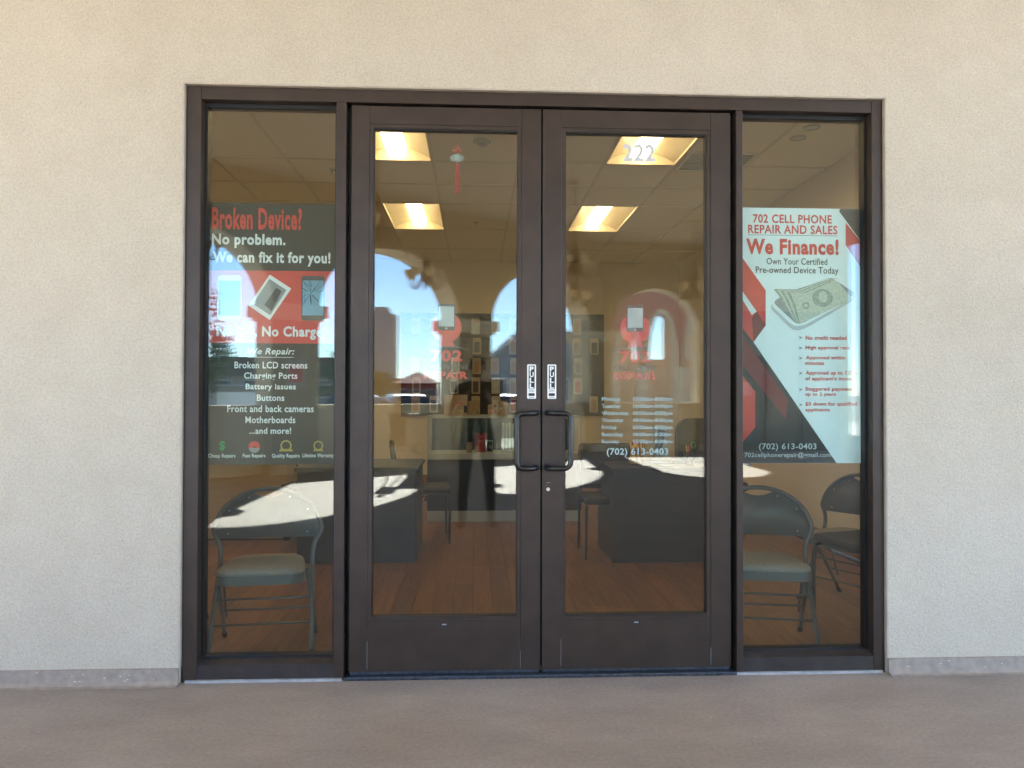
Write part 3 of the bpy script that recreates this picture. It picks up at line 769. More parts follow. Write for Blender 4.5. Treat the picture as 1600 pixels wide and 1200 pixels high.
flat('red_stripe', 'redp', p, [(1.2645, 1.425), (1.348, 1.32), (1.347, 1.148), (1.2645, 1.05)], PY - .0011)
for (t, x0, x1, z0, z1) in P2:
    red = t in ('702 CELL PHONE', 'REPAIR AND SALES', 'We Finance!') or 1.59 < x0 < 1.6
    bold = .042 if t == 'We Finance!' else .024 if red else .012 if t[0] in 'OP' else .018
    lettering(p, t, x0, x1, z0, z1, PY - .0018, 'redp' if red else 'lgrey' if z1 < 1.08 else 'dgrey', bold)
flat('underline', 'dgrey', p, [(1.314, 2.0765), (1.756, 2.0765), (1.756, 2.0785), (1.314, 2.0785)], L1)
for z in (1.582, 1.532, 1.483, 1.410, 1.331, 1.258):
    flat('bullet', 'greyp', p, [(1.562, z + .009), (1.582, z), (1.562, z - .009), (1.569, z)], L1)
# pictured phone with banknotes on it
def quad_round(c, r=.22, n=5):
    out = []
    for i in range(4):
        p0, p1, p2 = Vector(c[i - 1]), Vector(c[i]), Vector(c[(i + 1) % 4])
        a_, b_ = p1 + (p0 - p1) * r, p1 + (p2 - p1) * r
        for k in range(n + 1):
            t = k / n; out.append(tuple((1 - t) ** 2 * a_ + 2 * t * (1 - t) * p1 + t * t * b_))
    return out
ph = flat('pictured_phone', 'lgrey', p, quad_round([(1.735, 1.888), (1.885, 1.775), (1.548, 1.588), (1.395, 1.745)][0:1] + [(1.862, 1.78), (1.55, 1.600), (1.405, 1.742)]), L1)
flat('phone_face', 'cyan_w', ph, quad_round([(1.732, 1.883), (1.862, 1.793), (1.555, 1.622), (1.412, 1.750)]), L1 - .0005)
flat('phone_screen', 'greyp', ph, quad_round([(1.728, 1.872), (1.850, 1.795), (1.560, 1.640), (1.430, 1.758)], .15), L1 - .0009)
for k in range(6):
    d_ = .016 * k
    flat('banknote', 'moneyp' if k % 2 == 0 else 'moneyd', ph, [(1.744 - d_ * .2, 1.865 + d_ * .1), (1.830 - d_ * .7, 1.772 - d_ * .35), (1.568 - d_ * .35, 1.648 + d_ * .15), (1.545 - d_, 1.745 + d_ * .5), (1.52 - d_, 1.80 + d_ * .2), (1.60 - d_ * .6, 1.80 + d_ * .2)], L1 - .0020 + k * .00015)
flat('portrait_oval', 'moneyd', ph, [(1.680 + .05 * math.cos(a_) + .012 * math.sin(a_), 1.775 + .042 * math.sin(a_) - .012 * math.cos(a_)) for a_ in [2 * PI * k / 20 for k in range(20)]], L1 - .0025)
flat('portrait_face', 'moneyp', ph, [(1.682 + .022 * math.cos(a_), 1.780 + .028 * math.sin(a_)) for a_ in [2 * PI * k / 16 for k in range(16)]], L1 - .0030)
ring_flat('note_seal', 'moneyd', ph, 1.598, 1.738, .009, .018, L1 - .0030, 16)

# ------------------------------------------------------------------ decals on the door glass
DYD = .0628
def logo(label, dx):
    g_ = thing('shop_decal', label, 'decal', (.76 + dx, DYD, 1.38))
    X = lambda pts: [(x + dx, z) for x, z in pts]
    flat('emblem_disc', 'redp', g_, X(circle_pts(.759, 1.618, .072)), DYD)
    flat('emblem_wedge', 'redp', g_, X([(.734, 1.56), (.786, 1.56), (.799, 1.529), (.724, 1.529)]), DYD - .0004)
    b_ = flat('emblem_phone', 'decal_grey', g_, X(rrect(.719, .800, 1.604, 1.729, .012)), DYD - .0008)
    flat('emblem_screen', 'lgrey', b_, X([(.7235, 1.622), (.7955, 1.622), (.7955, 1.716), (.7235, 1.716)]), DYD - .0012)
    flat('emblem_button', 'lgrey', b_, X(circle_pts(.7595, 1.613, .005, 10)), DYD - .0012)
    up_ = [(.642 + .235 * i / 16, 1.510 + .026 * math.sin(PI * i / 16)) for i in range(17)]
    dn_ = [(.642 + .235 * i / 16, 1.510 + .014 * math.sin(PI * i / 16)) for i in range(17)][::-1]
    flat('swoosh', 'decal_grey', g_, X(up_[:] + dn_[1:-1]), DYD)
    for (t, x0, x1, z0, z1) in DR[:3]:
        lettering(g_, t, x0 + dx, x1 + dx, z0, z1, DYD - .0002, 'decal_grey' if t[0] == 'C' else 'redp', .038)
    return g_
logo('red phone emblem with shop name on left door glass', -.894)
logo('red phone emblem with shop name on right door glass', 0)
g_ = thing('hours_decal', 'pale lettered opening hours and phone number on right door glass', 'decal', (.76, DYD, 1.01))
for (t, x0, x1, z0, z1) in DR[3:-1]: lettering(g_, t, x0, x1, z0, z1, .0353, 'hours', .018)
t, x0, x1, z0, z1 = DR[-1]
g_ = thing('number_decal', 'white number 222 at the top of right door glass', 'decal', (.77, DYD, 2.40))
lettering(g_, t, x0, x1, z0, z1, .0353, 'numgrey', .04)
# PULL stickers on the meeting stiles
for x0, x1, lab in ((.243, .2845, 'left'), (.3375, .379, 'right')):
    s = thing('pull_sticker', f'vertical PULL sticker on meeting stile of {lab} door', 'sticker', ((x0 + x1) / 2, DY0, 1.284), 'PULL stickers')
    yb = DY0 - .0002
    flat('sticker_border', 'white', s, rrect(x0, x1, 1.284, 1.444, .005), yb)
    xm = (x0 + x1) / 2
    flat('sticker_field', 'blackp', s, [(xm - .014, 1.331), (xm + .014, 1.331), (xm + .014, 1.438), (xm - .014, 1.438)], yb - .0006)
    for k, ch in enumerate('PULL'): lettering(s, ch, xm - .0095, xm + .0095, 1.411 - k * .0262, 1.4345 - k * .0262, yb - .0012, 'white', .035)
    for z in (1.325, 1.3205, 1.316): flat('small_print', 'dgrey', s, [(xm - .013, z), (xm + .013, z), (xm + .013, z + .0016), (xm - .013, z + .0016)], yb - .0006)
    flat('small_logo', 'blackp', s, [(xm - .014, 1.297), (xm + .014, 1.297), (xm + .014, 1.310), (xm - .014, 1.310)], yb - .0006)
    flat('small_print', 'dgrey', s, [(xm - .013, 1.289), (xm + .013, 1.289), (xm + .013, 1.291), (xm - .013, 1.291)], yb - .0006)

# ------------------------------------------------------------------ folding chairs
def ellipse_back(hw, z0, z1, n=14):
    return [(-hw * math.cos(PI * i / n), z0 + (z1 - z0) * math.sin(PI * i / n)) for i in range(n + 1)]
def folding_chair():
    c = thing('folding_chair', 'x', 'chair', (0, 0, 0), 'padded metal folding chairs')
    yb = lambda z: -.19 + .235 * min(z, .45) / .45 + max(0, z - .45) * .20
    loop = [(-.250, yb(0), 0.0), (-.240, yb(.2), .2), (-.232, yb(.43), .43), (-.240, yb(.52), .52)]
    for x, z in ellipse_back(.272, .58, .80)[0:]: loop.append((x, yb(z), z))
    loop += [(.240, yb(.52), .52), (.232, yb(.43), .43), (.240, yb(.2), .2), (.250, yb(0), 0.0)]
    tube('frame_loop', 'sage', c, smooth_path(loop, 3), .0122, 10)
    for s in (-1, 1):
        tube('leg', 'sage', c, [(s * .238, .205, 0.0), (s * .226, .02, .25), (s * .216, -.105, .415)], .011, 10)
        tube('brace', 'sage', c, [(s * .222, .16, .12), (s * .226, .06, .40)], .006, 8)
    for z in (.262, .150): tube('rung', 'sage', c, [(-.238, yb(z), z), (.238, yb(z), z)], .0065, 8)
    tube('rung', 'sage', c, [(-.229, .075, .175), (.229, .075, .175)], .0065, 8)
    # seat pan with apron and pad
    def outline(w0, w1, y0, y1, n=6, r=.07):
        pts = []
        for cx, cy_, a0 in ((w1 - r * 1.6, y1 - r * 1.6, 0), (-w1 + r * 1.6, y1 - r * 1.6, PI / 2)):
            for i in range(n): pts.append((cx + r * 1.6 * math.cos(a0 + PI / 2 * i / (n - 1)), cy_ + r * 1.6 * math.sin(a0 + PI / 2 * i / (n - 1))))
        for cx, cy_, a0 in ((-w0 + r, y0 + r, PI), (w0 - r, y0 + r, 1.5 * PI)):
            for i in range(n): pts.append((cx + r * math.cos(a0 + PI / 2 * i / (n - 1)), cy_ + r * math.sin(a0 + PI / 2 * i / (n - 1))))
        return pts
    def stack(rings, name, m, sm=False):
        bm = bmesh.new(); R_ = [[bm.verts.new(v) for v in r] for r in rings]
        for a_, b_ in zip(R_, R_[1:]):
            for i in range(len(a_)): bm.faces.new((a_[i], a_[(i + 1) % len(a_)], b_[(i + 1) % len(a_)], b_[i]))
        bm.faces.new(R_[0][::-1]); bm.faces.new(R_[-1])
        return link(name, mesh_from(bm, name, sm), m, c)
    ol = outline(.212, .19, -.235, .16)
    stack([[(x, y, .372) for x, y in ol], [(x, y, .418) for x, y in ol]], 'seat_pan', 'sage')
    pad = []
    for k, (s_, z) in enumerate(((.985, .4182), (1.0, .424), (.985, .436), (.93, .447), (.80, .453), (.5, .456), (.15, .457))): pad.append([(x * s_, -.035 + (y + .035) * s_, z) for x, y in ol])
    stack(pad, 'seat_pad', 'seatpad', True)
    # back panel, its top edge dipping to leave a hand-hold under the tube
    bm = bmesh.new()
    n = 24; top_ = []; 
    for i in range(n + 1):
        x = -.262 + .524 * i / n
        z = .58 + .214 * math.sqrt(max(0, 1 - (x / .272) ** 2))
        if abs(x) < .085: z -= .040 * (math.cos(x / .085 * PI / 2)) ** .7
        top_.append((x, z))
    A_, B_, C_, D_ = [], [], [], []
    for x, z in top_:
        bow = -.022 * (1 - (x / .262) ** 2)
        A_.append(bm.verts.new((x, yb(z) - .004 - bow, z))); B_.append(bm.verts.new((x, yb(.548) - .004 - bow, .548)))
        C_.append(bm.verts.new((x, yb(z) + .004 - bow, z))); D_.append(bm.verts.new((x, yb(.548) + .004 - bow, .548)))
    for i in range(n):
        bm.faces.new((A_[i], B_[i], B_[i + 1], A_[i + 1])); bm.faces.new((C_[i], C_[i + 1], D_[i + 1], D_[i])); bm.faces.new((A_[i], A_[i + 1], C_[i + 1], C_[i])); bm.faces.new((B_[i], D_[i], D_[i + 1], B_[i + 1]))
    bm.faces.new((A_[0], C_[0], D_[0], B_[0])); bm.faces.new((A_[-1], B_[-1], D_[-1], C_[-1]))
    bk = link('backrest', mesh_from(bm, 'backrest', True), 'sage', c)
    for x, z in ((-.105, .755), (.105, .755), (-.20, .69), (.20, .69), (-.20, .575), (.20, .575)):
        bow = -.022 * (1 - (x / .262) ** 2)
        bm = bmesh.new(); add_tube(bm, [(x, yb(z) - .004 - bow, z), (x, yb(z) - .009 - bow, z)], .0042, 8); link('rivet', mesh_from(bm, 'rivet'), 'steel', bk)
    for s in (-1, 1):
        tube('foot_cap', 'rubber', c, [(s * .238, .205, 0), (s * .236, .18, .03)], .0135, 8)
        tube('foot_cap', 'rubber', c, [(s * .250, yb(0), 0), (s * .2485, yb(.03), .03)], .0145, 8)
    return c
spots = [(-1.075, .488, 7, 'sage padded folding chair just behind left sidelight, facing out'), (1.525, .478, -11, 'sage padded folding chair just behind right sidelight, facing out'),
         (2.36, 1.16, -62, 'sage folding chair turned against the right wall behind another'), (-1.86, .98, 40, 'sage folding chair mostly hidden at far left of left sidelight')]
ch0 = folding_chair()
for k, (x, y, a_, lab) in enumerate(spots):
    o = ch0 if k == 0 else copy_tree(ch0)
    o.location = (x, y, 0); o.rotation_euler = (0, 0, math.radians(a_)); o['label'] = lab

# ------------------------------------------------------------------ black guest chairs
def guest_chair():
    c = thing('guest_chair', 'x', 'chair', (0, 0, 0), 'black tube guest chairs')
    for sx in (-1, 1):
        tube('leg', 'blackpaint', c, smooth_path([(sx * .23, -.22, 0), (sx * .23, -.22, .36), (sx * .225, -.19, .42), (sx * .225, -.10, .435)], 4), .0115, 8)
        tube('leg', 'blackpaint', c, smooth_path([(sx * .23, .23, 0), (sx * .225, .22, .42), (sx * .222, .26, .66), (sx * .215, .29, .84)], 4), .0115, 8)
        tube('side_rail', 'blackpaint', c, [(sx * .225, -.12, .435), (sx * .225, .22, .43)], .010, 8)
    box('seat', 'blackfab', c, -.235, .235, -.235, .225, .43, .485, .024)
    bm = bmesh.new(); add_box(bm, -.222, .222, -.022, .022, -.19, .19, .02)
    bmesh.ops.rotate(bm, verts=bm.verts, cent=(0, 0, 0), matrix=Matrix.Rotation(-.13, 3, 'X')); bmesh.ops.translate(bm, verts=bm.verts, vec=(0, .262, .70))
    link('backrest', mesh_from(bm, 'backrest'), 'blackfab', c)
    return c
g0 = guest_chair()
for k, (x, y, a_, lab) in enumerate([(1.115, 2.74, 0, 'black guest chair left of the right dark desk'), (-.46, 3.42, 96, 'black guest chair right of the slate left desk'), (2.30, .80, -75, 'black tube chair in the corner of right sidelight')]):
    o = g0 if k == 0 else copy_tree(g0)
    o.location = (x, y, 0); o.rotation_euler = (0, 0, math.radians(a_)); o['label'] = lab

# ------------------------------------------------------------------ desks and cabinet
def desk(x0, x1, y0, depth, m, label, h=.74):
    d = thing('desk', label, 'desk', ((x0 + x1) / 2, y0 + depth / 2, 0), 'office desks')
    box('desk_top', m, d, x0 - .02, x1 + .02, y0 - .03, y0 + depth, h - .028, h, .003)
    box('modesty_panel', m, d, x0 + .0005, x1 - .0005, y0, y0 + .02, .004, h - .0285)
    box('side_panel', m, d, x0, x0 + .022, y0 + .0205, y0 + depth - .02, .003, h - .0285)
    box('side_panel', m, d, x1 - .022, x1, y0 + .0205, y0 + depth - .02, .003, h - .0285)
    return d
desk(-1.36, -.452, 2.44, .78, 'deskblue', 'slate blue desk seen through the left door glass')
desk(1.072, 2.04, 2.37, .75, 'desk', 'dark charcoal desk seen through the right door glass')
t = thing('cabinet', 'tan wooden cabinet behind the left folding chair', 'cabinet', (-2.2, 3.7, 0))
box('carcass', 'tanwood', t, -2.75, -1.66, 3.40, 3.95, .02, .70, .004)
box('cabinet_top', 'tanwood', t, -2.77, -1.645, 3.38, 3.97, .701, .725, .004)
box('plinth', 'blackp', t, -2.72, -1.69, 3.43, 3.92, 0, .0195)
# office chairs with castors
def office_chair(label, x, y, a_):
    c = thing('office_chair', label, 'chair', (0, 0, 0), 'black swivel office chairs')
    lathe('column', 'blackpaint', c, [(.03, .10), (.03, .30), (.02, .30), (.02, .42)], seg=12)
    for k in range(5):
        an = 2 * PI * k / 5 + .3
        e_ = (.28 * math.cos(an), .28 * math.sin(an))
        lg = tube('base_arm', 'blackpaint', c, [(0, 0, .115), (e_[0], e_[1], .075)], [.026, .016], 8)
        bm = bmesh.new(); add_tube(bm, [(e_[0] - .018, e_[1], .032), (e_[0] + .018, e_[1], .032)], .032, 12); link('castor', mesh_from(bm, 'castor'), 'rubber', lg)
    box('seat', 'blackfab', c, -.25, .25, -.24, .24, .42, .51, .035)
    bm = bmesh.new(); n = 10
    pts = rrect(-.235, .235, .58, 1.08, .14, 6); add_prism(bm, pts, .24, .30); link('backrest', mesh_from(bm, 'backrest'), 'blackfab', c)
    tube('back_stem', 'blackpaint', c, [(0, .2, .43), (0, .30, .47), (0, .31, .75)], .018, 8)
    for s in (-1, 1):
        tube('armrest', 'blackpaint', c, smooth_path([(s * .26, .12, .44), (s * .30, .12, .60), (s * .30, .05, .66), (s * .30, -.15, .66)], 4), .016, 8)
    c.location = (x, y, 0); c.rotation_euler = (0, 0, a_)
    return c
office_chair('black swivel chair behind the right dark desk', 2.22, 3.55, .2)
office_chair('black swivel chair behind the slate left desk', -1.42, 3.52, -.4)

# ------------------------------------------------------------------ glass display case and what stands on it
CX0, CX1, CY0, CY1 = -.484, 1.10, 4.335, 4.90
t = thing('display_case', 'white framed glass display case with a dark lower front', 'display case', ((CX0 + CX1) / 2, 4.6, 0))
box('kick_plate', 'whitepaint', t, CX0, CX1, CY0, CY0 + .02, .003, .115)
box('lower_panel', 'desk', t, CX0 + .0005, CX1 - .0005, CY0 + .003, CY0 + .02, .1155, .64)
box('shelf', 'whitepaint', t, CX0, CX1, CY0 - .004, CY1, .6405, .70, .003)
box('back_panel', 'desk', t, CX0 + .02, CX1 - .02, CY1 - .03, CY1 - .012, .003, 1.06)
for x in (CX0, CX1 - .022):
    for y in (CY0, CY1 - .022): box('post', 'whitepaint', t, x, x + .022, y, y + .022, .7005, 1.062)
boxes('top_frame', 'whitepaint', t, [(CX0, CX1, CY0, CY0 + .022, 1.0625, 1.085), (CX0, CX1, CY1 - .022, CY1, 1.0625, 1.085), (CX0, CX0 + .022, CY0 + .0222, CY1 - .0222, 1.0625, 1.085), (CX1 - .022, CX1, CY0 + .0222, CY1 - .0222, 1.0625, 1.085)])
box('side_panel', 'whitepaint', t, CX0, CX0 + .018, CY0 + .0205, CY1 - .001, .003, .64)
box('side_panel', 'whitepaint', t, CX1 - .018, CX1, CY0 + .0205, CY1 - .001, .003, .64)
box('glass_front', 'caseglass', t, CX0 + .022, CX1 - .022, CY0 + .008, CY0 + .014, .701, 1.062)
box('glass_top', 'caseglass', t, CX0 + .022, CX1 - .022, CY0 + .022, CY1 - .022, 1.070, 1.076)
def carton(label, x0, x1, y0, y1, z0, z1, m='kraft', extra=None, rot=0):
    c = thing('retail_box', label, 'box', ((x0 + x1) / 2, (y0 + y1) / 2, z0), 'small boxes on the display case')
    box('carton', m, c, x0, x1, y0, y1, z0, z1, .003)
    for (nm, mm, pts) in (extra or []): flat(nm, mm, c, pts, y0 - .0003)
    return c
Z0 = 1.0862
carton('kraft box with orange bars standing on the display case', -.315, -.075, 4.40, 4.46, Z0, Z0 + .215, 'kraft', [('orange_bar', 'goldp', [(-.19, Z0 + .04), (-.13, Z0 + .04), (-.13, Z0 + .055), (-.19, Z0 + .055)]), ('orange_bar', 'redp', [(-.19, Z0 + .12), (-.13, Z0 + .12), (-.13, Z0 + .135), (-.19, Z0 + .135)]), ('phone_print', 'blackp', [(-.11, Z0 + .03), (-.08, Z0 + .03), (-.08, Z0 + .10), (-.11, Z0 + .10)])])
carton('plain kraft box leaning behind the first on the display case', -.07, .055, 4.50, 4.55, Z0, Z0 + .15, 'kraft', [('logo_dot', 'blackp', circle_pts(.03, Z0 + .03, .008, 10))])
carton('narrow cream box with red marks on the display case', .135, .185, 4.40, 4.43, Z0, Z0 + .115, 'tagcream', [('red_mark', 'redp', [(.145, Z0 + .02), (.175, Z0 + .02), (.16, Z0 + .045)]), ('red_mark', 'redp', [(.145, Z0 + .065), (.175, Z0 + .065), (.16, Z0 + .09)])])
carton('cream box with red and black marks on the display case', .19, .235, 4.42, 4.45, Z0, Z0 + .15, 'tagcream', [('red_mark', 'redp', [(.2, Z0 + .03), (.225, Z0 + .03), (.212, Z0 + .06)]), ('black_mark', 'blackp', [(.2, Z0 + .09), (.225, Z0 + .09), (.212, Z0 + .12)])])
carton('tan card box with a pale sticker on the display case', .245, .34, 4.46, 4.50, Z0, Z0 + .15, 'kraft', [('pale_sticker', 'lgrey', [(.26, Z0 + .06), (.285, Z0 + .06), (.285, Z0 + .085), (.26, Z0 + .085)])])
Z1 = .7012
carton('dark red card standing inside the display case', .005, .135, 4.50, 4.51, Z1, Z1 + .16 + .04, 'redcard', [('red_emblem', 'tagcream', circle_pts(.07, Z1 + .165, .010, 12)), ('text_line', 'tagcream', [(.04, Z1 + .12), (.10, Z1 + .12), (.10, Z1 + .125), (.04, Z1 + .125)]), ('text_line', 'tagcream', [(.05, Z1 + .10), (.09, Z1 + .10), (.09, Z1 + .104), (.05, Z1 + .104)])])
carton('small brown box inside the display case', -.085, -.025, 4.44, 4.47, Z1, Z1 + .105, 'kraft')
dp = thing('display_phone', 'white edged phone standing inside the display case', 'phone', (.155, 4.44, Z1))
box('phone_body', 'whitepaint', dp, .122, .188, 4.44, 4.448, Z1, Z1 + .13, .002)
flat('screen', 'blackp', dp, [(.128, Z1 + .014), (.182, Z1 + .014), (.182, Z1 + .116), (.128, Z1 + .116)], 4.4397)
word_k = ['first', 'second', 'third', 'fourth', 'fifth']
for k in range(5):
    x = .29 + k * .033
    o = box('cable_pack', 'plasticclear', None, x, x + .022, 4.52, 4.54, Z1, Z1 + .31 - .01 * (k % 2)); tag(o, f'clear slim cable pack inside the display case, {word_k[k]} from left', 'cable pack', 'cable packs in the case')

# ------------------------------------------------------------------ slat wall with hanging packs
SX0, SX1, SZ0, SZ1, SY = -1.08, 1.91, 1.0, 2.50, 7.775
t = thing('slatwall', 'dark grooved slat panel on the back wall hung with phone cases', 'slat panel', ((SX0 + SX1) / 2, SY, SZ0))
ns = 16
for k in range(ns):
    z0 = SZ0 + (SZ1 - SZ0) * k / ns
    box('slat', 'slat', t, SX0, SX1, SY - .02, SY, z0 + .006, z0 + (SZ1 - SZ0) / ns - .006)
box('backing', 'blackp', t, SX0 + .002, SX1 - .002, SY + .0005, RY1 - .001, SZ0, SZ1)
packs_proto = None
def pack():
    c = thing('phone_case_pack', 'x', 'case pack', (0, 0, 0), 'phone case packs on the slat panel')
    bm = bmesh.new(); add_prism(bm, rrect(-.062, .062, -.125, .115, .014), -.006, 0); cd = link('card', mesh_from(bm, 'card'), 'tagcream', c)
    bm = bmesh.new(); add_prism(bm, rrect(-.040, .040, -.105, .055, .010), -.016, -.0065); link('phone_case', mesh_from(bm, 'case'), 'dgrey', c)
    tube('hook', 'steel', c, [(0, .06, .10), (0, -.03, .10), (0, -.04, .112)], .003, 6)
    return c
cols_p = [-.86, -.60, -.30, 0.02, .30, .56, .98, 1.26, 1.50, 1.74]
pk = pack(); first = True
case_m = ['dgrey', 'redcard', 'plasticclear', 'kraft', 'blackp', 'jade', 'goldp']
rp_ = random.Random(11)
word_c = ['first', 'second', 'third', 'fourth', 'fifth', 'sixth', 'seventh', 'eighth', 'ninth', 'tenth']
word_r = ['top row', 'second row', 'third row', 'fourth row', 'bottom row']
for r, z in enumerate((2.31, 2.02, 1.73, 1.44, 1.17)):
    for ci, x in enumerate(cols_p):
        if rp_.random() < (.12 if x < .9 else .3): continue
        o = pk if first else copy_tree(pk); first = False
        o.location = (x + rp_.uniform(-.015, .015), SY - .09, z); o.rotation_euler = (0, 0, rp_.uniform(-.12, .12))
        mm = case_m[rp_.randrange(len(case_m))]
        for chd in o.children:
            if chd.name.startswith('phone_case'):
                chd.data = chd.data.copy(); chd.data.materials.clear(); chd.data.materials.append(M[mm])
        cname = {'dgrey': 'dark grey', 'redcard': 'dark red', 'plasticclear': 'clear', 'kraft': 'brown', 'blackp': 'black', 'jade': 'pale green', 'goldp': 'gold'}[mm]
        o['label'] = f'{cname} phone case on card, {word_c[ci]} column, {word_r[r]} of the dark slat panel'
        o['group'] = 'phone case packs on the slat panel'

# ------------------------------------------------------------------ small things on the right desk
DZ = .7402
t = thing('cat_figurine', 'golden waving cat figurine on the right dark desk', 'figurine', (1.30, 2.62, DZ))
bm = bmesh.new(); add_lathe(bm, [(.030, 0), (.048, .01), (.052, .035), (.045, .07), (.034, .095), (.030, .10)], (1.30, 2.62, DZ), 16); link('body', mesh_from(bm, 'body', True), 'gold', t)
bm = bmesh.new(); bmesh.ops.create_icosphere(bm, subdivisions=3, radius=.042, matrix=Matrix.Translation((1.30, 2.615, DZ + .128))); hd = link('head', mesh_from(bm, 'head', True), 'gold', t)
for s in (-1, 1):
    bm = bmesh.new(); add_lathe(bm, [(.016, 0), (.009, .018), (.001, .034)], (1.30 + s * .026, 2.617, DZ + .155), 8); link('ear', mesh_from(bm, 'ear', True), 'redpaint', hd)
    bm = bmesh.new(); bmesh.ops.create_icosphere(bm, subdivisions=1, radius=.006, matrix=Matrix.Translation((1.30 + s * .016, 2.576, DZ + .135))); link('eye', mesh_from(bm, 'eye', True), 'blackp', hd)
tube('arm', 'gold', t, smooth_path([(1.345, 2.61, DZ + .07), (1.362, 2.60, DZ + .12), (1.355, 2.595, DZ + .175)], 4), [.013] * 9, 8)
tube('collar', 'redpaint', t, [(1.30 + .036 * math.cos(a_), 2.618 + .036 * math.sin(a_), DZ + .097) for a_ in [2 * PI * k / 16 for k in range(17)]], .006, 6)
t = thing('pen_holder', 'dark pen holder with green scissors on the right dark desk', 'pen holder', (1.74, 2.64, DZ))
bm = bmesh.new(); add_lathe(bm, [(.038, 0), (.04, .002), (.04, .10), (.036, .10), (.036, .01)], (1.74, 2.64, DZ), 16); link('cup', mesh_from(bm, 'cup', True), 'blackp', t)
for k in range(5):
    a_ = k * 1.3; tube('pen', ('car_blue', 'redpaint', 'blackp', 'goldp', 'car_blue')[k], t, [(1.74 + .01 * math.cos(a_), 2.64 + .01 * math.sin(a_), DZ + .015), (1.74 + .034 * math.cos(a_), 2.64 + .034 * math.sin(a_), DZ + .155)], .0045, 6)
sc_ = tube('scissor_handle', 'grn', t, [(1.775 + .018 * math.cos(q), 2.63, DZ + .155 + .026 * math.sin(q)) for q in [2 * PI * k / 14 for k in range(15)]], .005, 6)
t = thing('brochure_stand', 'clear stand with blue and white leaflets on the right dark desk', 'brochure stand', (1.55, 2.80, DZ))
box('stand_base', 'plasticclear', t, 1.47, 1.63, 2.76, 2.86, DZ, DZ + .02, .003)
bm = bmesh.new(); add_box(bm, 1.485, 1.615, 2.80, 2.806, DZ + .0205, DZ + .30)
link('leaflet', mesh_from(bm, 'leaflet'), 'whitepaint', t)
flat('leaflet_print', 'car_blue', t, [(1.50, DZ + .12), (1.56, DZ + .10), (1.59, DZ + .26), (1.53, DZ + .28)], 2.7995)
for k, (x, y, a_) in enumerate(((1.62, 2.47, .2), (1.86, 2.53, -.25))):
    bm = bmesh.new(); add_box(bm, -.105, .105, -.148, .148, 0, .002); bmesh.ops.rotate(bm, verts=bm.verts, cent=(0, 0, 0), matrix=Matrix.Rotation(a_, 3, 'Z')); bmesh.ops.translate(bm, verts=bm.verts, vec=(x, y, DZ + .0003))
    tag(link('paper_sheet', mesh_from(bm, 'paper_sheet'), 'whitepaint'), ('paper sheet below the leaflet stand on the right dark desk', 'paper sheet at the right end of the right dark desk')[k], 'paper', 'papers on the right desk')

# ------------------------------------------------------------------ hanging knot ornament behind the left door glass
OX, OY = -.088, .13
t = thing('hanging_ornament', 'red tassel knot ornament with jade disc hanging behind left door glass', 'ornament', (OX, OY, 2.30))
tube('cord', 'redpaint', t, [(OX, OY, 2.53), (OX, OY, 2.46)], .0016, 6)
bm = bmesh.new()
for a_ in range(4):
    q = a_ * PI / 2
    add_tube(bm, [(OX + .012 * math.cos(q) + .010 * math.cos(s), OY, 2.476 + .010 * math.sin(q) + .008 * math.sin(s)) for s in [2 * PI * k / 10 for k in range(11)]], .0026, 6)
link('knot', mesh_from(bm, 'knot', True), 'redpaint', t)
bm = bmesh.new(); add_prism(bm, [(OX - .036, 2.437), (OX - .020, 2.452), (OX, 2.458), (OX + .02, 2.452), (OX + .036, 2.441), (OX + .028, 2.427), (OX + .012, 2.418), (OX - .012, 2.418), (OX - .028, 2.425)], OY - .004, OY + .004)
pl = link('plaque', mesh_from(bm, 'plaque'), 'greyp', t)
bm = bmesh.new(); add_tube(bm, [(OX, OY - .0065, 2.439), (OX, OY + .005, 2.439)], .014, 20); link('jade_disc', mesh_from(bm, 'jade_disc'), 'jade', pl)
bm = bmesh.new(); rt_ = random.Random(5)
for k in range(40):
    a_ = rt_.uniform(0, 2 * PI); r = rt_.uniform(0, .012)
    add_tube(bm, [(OX + .4 * r * math.cos(a_), OY + .4 * r * math.sin(a_), 2.414), (OX + r * math.cos(a_), OY + r * math.sin(a_), 2.38), (OX + r * 1.15 * math.cos(a_), OY + r * 1.15 * math.sin(a_), 2.268 + rt_.uniform(0, .01))], .0014, 4)
link('tassel', mesh_from(bm, 'tassel'), 'redpaint', t)

# ------------------------------------------------------------------ things on the shop ceiling
def sprinkler(x, y, label):
    s = thing('sprinkler_head', label, 'sprinkler', (x, y, RZ - .05), 'sprinkler heads')
    lathe('escutcheon', 'whitepaint', s, [(.035, -.001), (.033, -.008), (.012, -.012)], (x, y, RZ))
    lathe('nozzle', 'steel', s, [(.009, -.012), (.008, -.035), (.003, -.04), (.016, -.048), (.016, -.050)], (x, y, RZ), 10)
sprinkler(-.98, 1.30, 'sprinkler head at the top of left sidelight'); sprinkler(-1.25, 3.20, 'sprinkler head just above the charcoal poster')
sprinkler(.02, 5.20, 'sprinkler head low in the left door glass, right of the far light'); sprinkler(.62, 2.05, 'sprinkler head at top left of right door glass')
t = thing('smoke_detector', 'round white smoke detector right of the knot ornament', 'smoke detector', (.05, 2.38, RZ - .04))
lathe('detector_base', 'whitepaint', t, [(.075, -.001), (.073, -.012), (.06, -.016)], (.05, 2.38, RZ), 24); lathe('detector_head', 'whitepaint', t, [(.052, -.0162), (.05, -.03), (.03, -.042), (.004, -.044)], (.05, 2.38, RZ), 24)
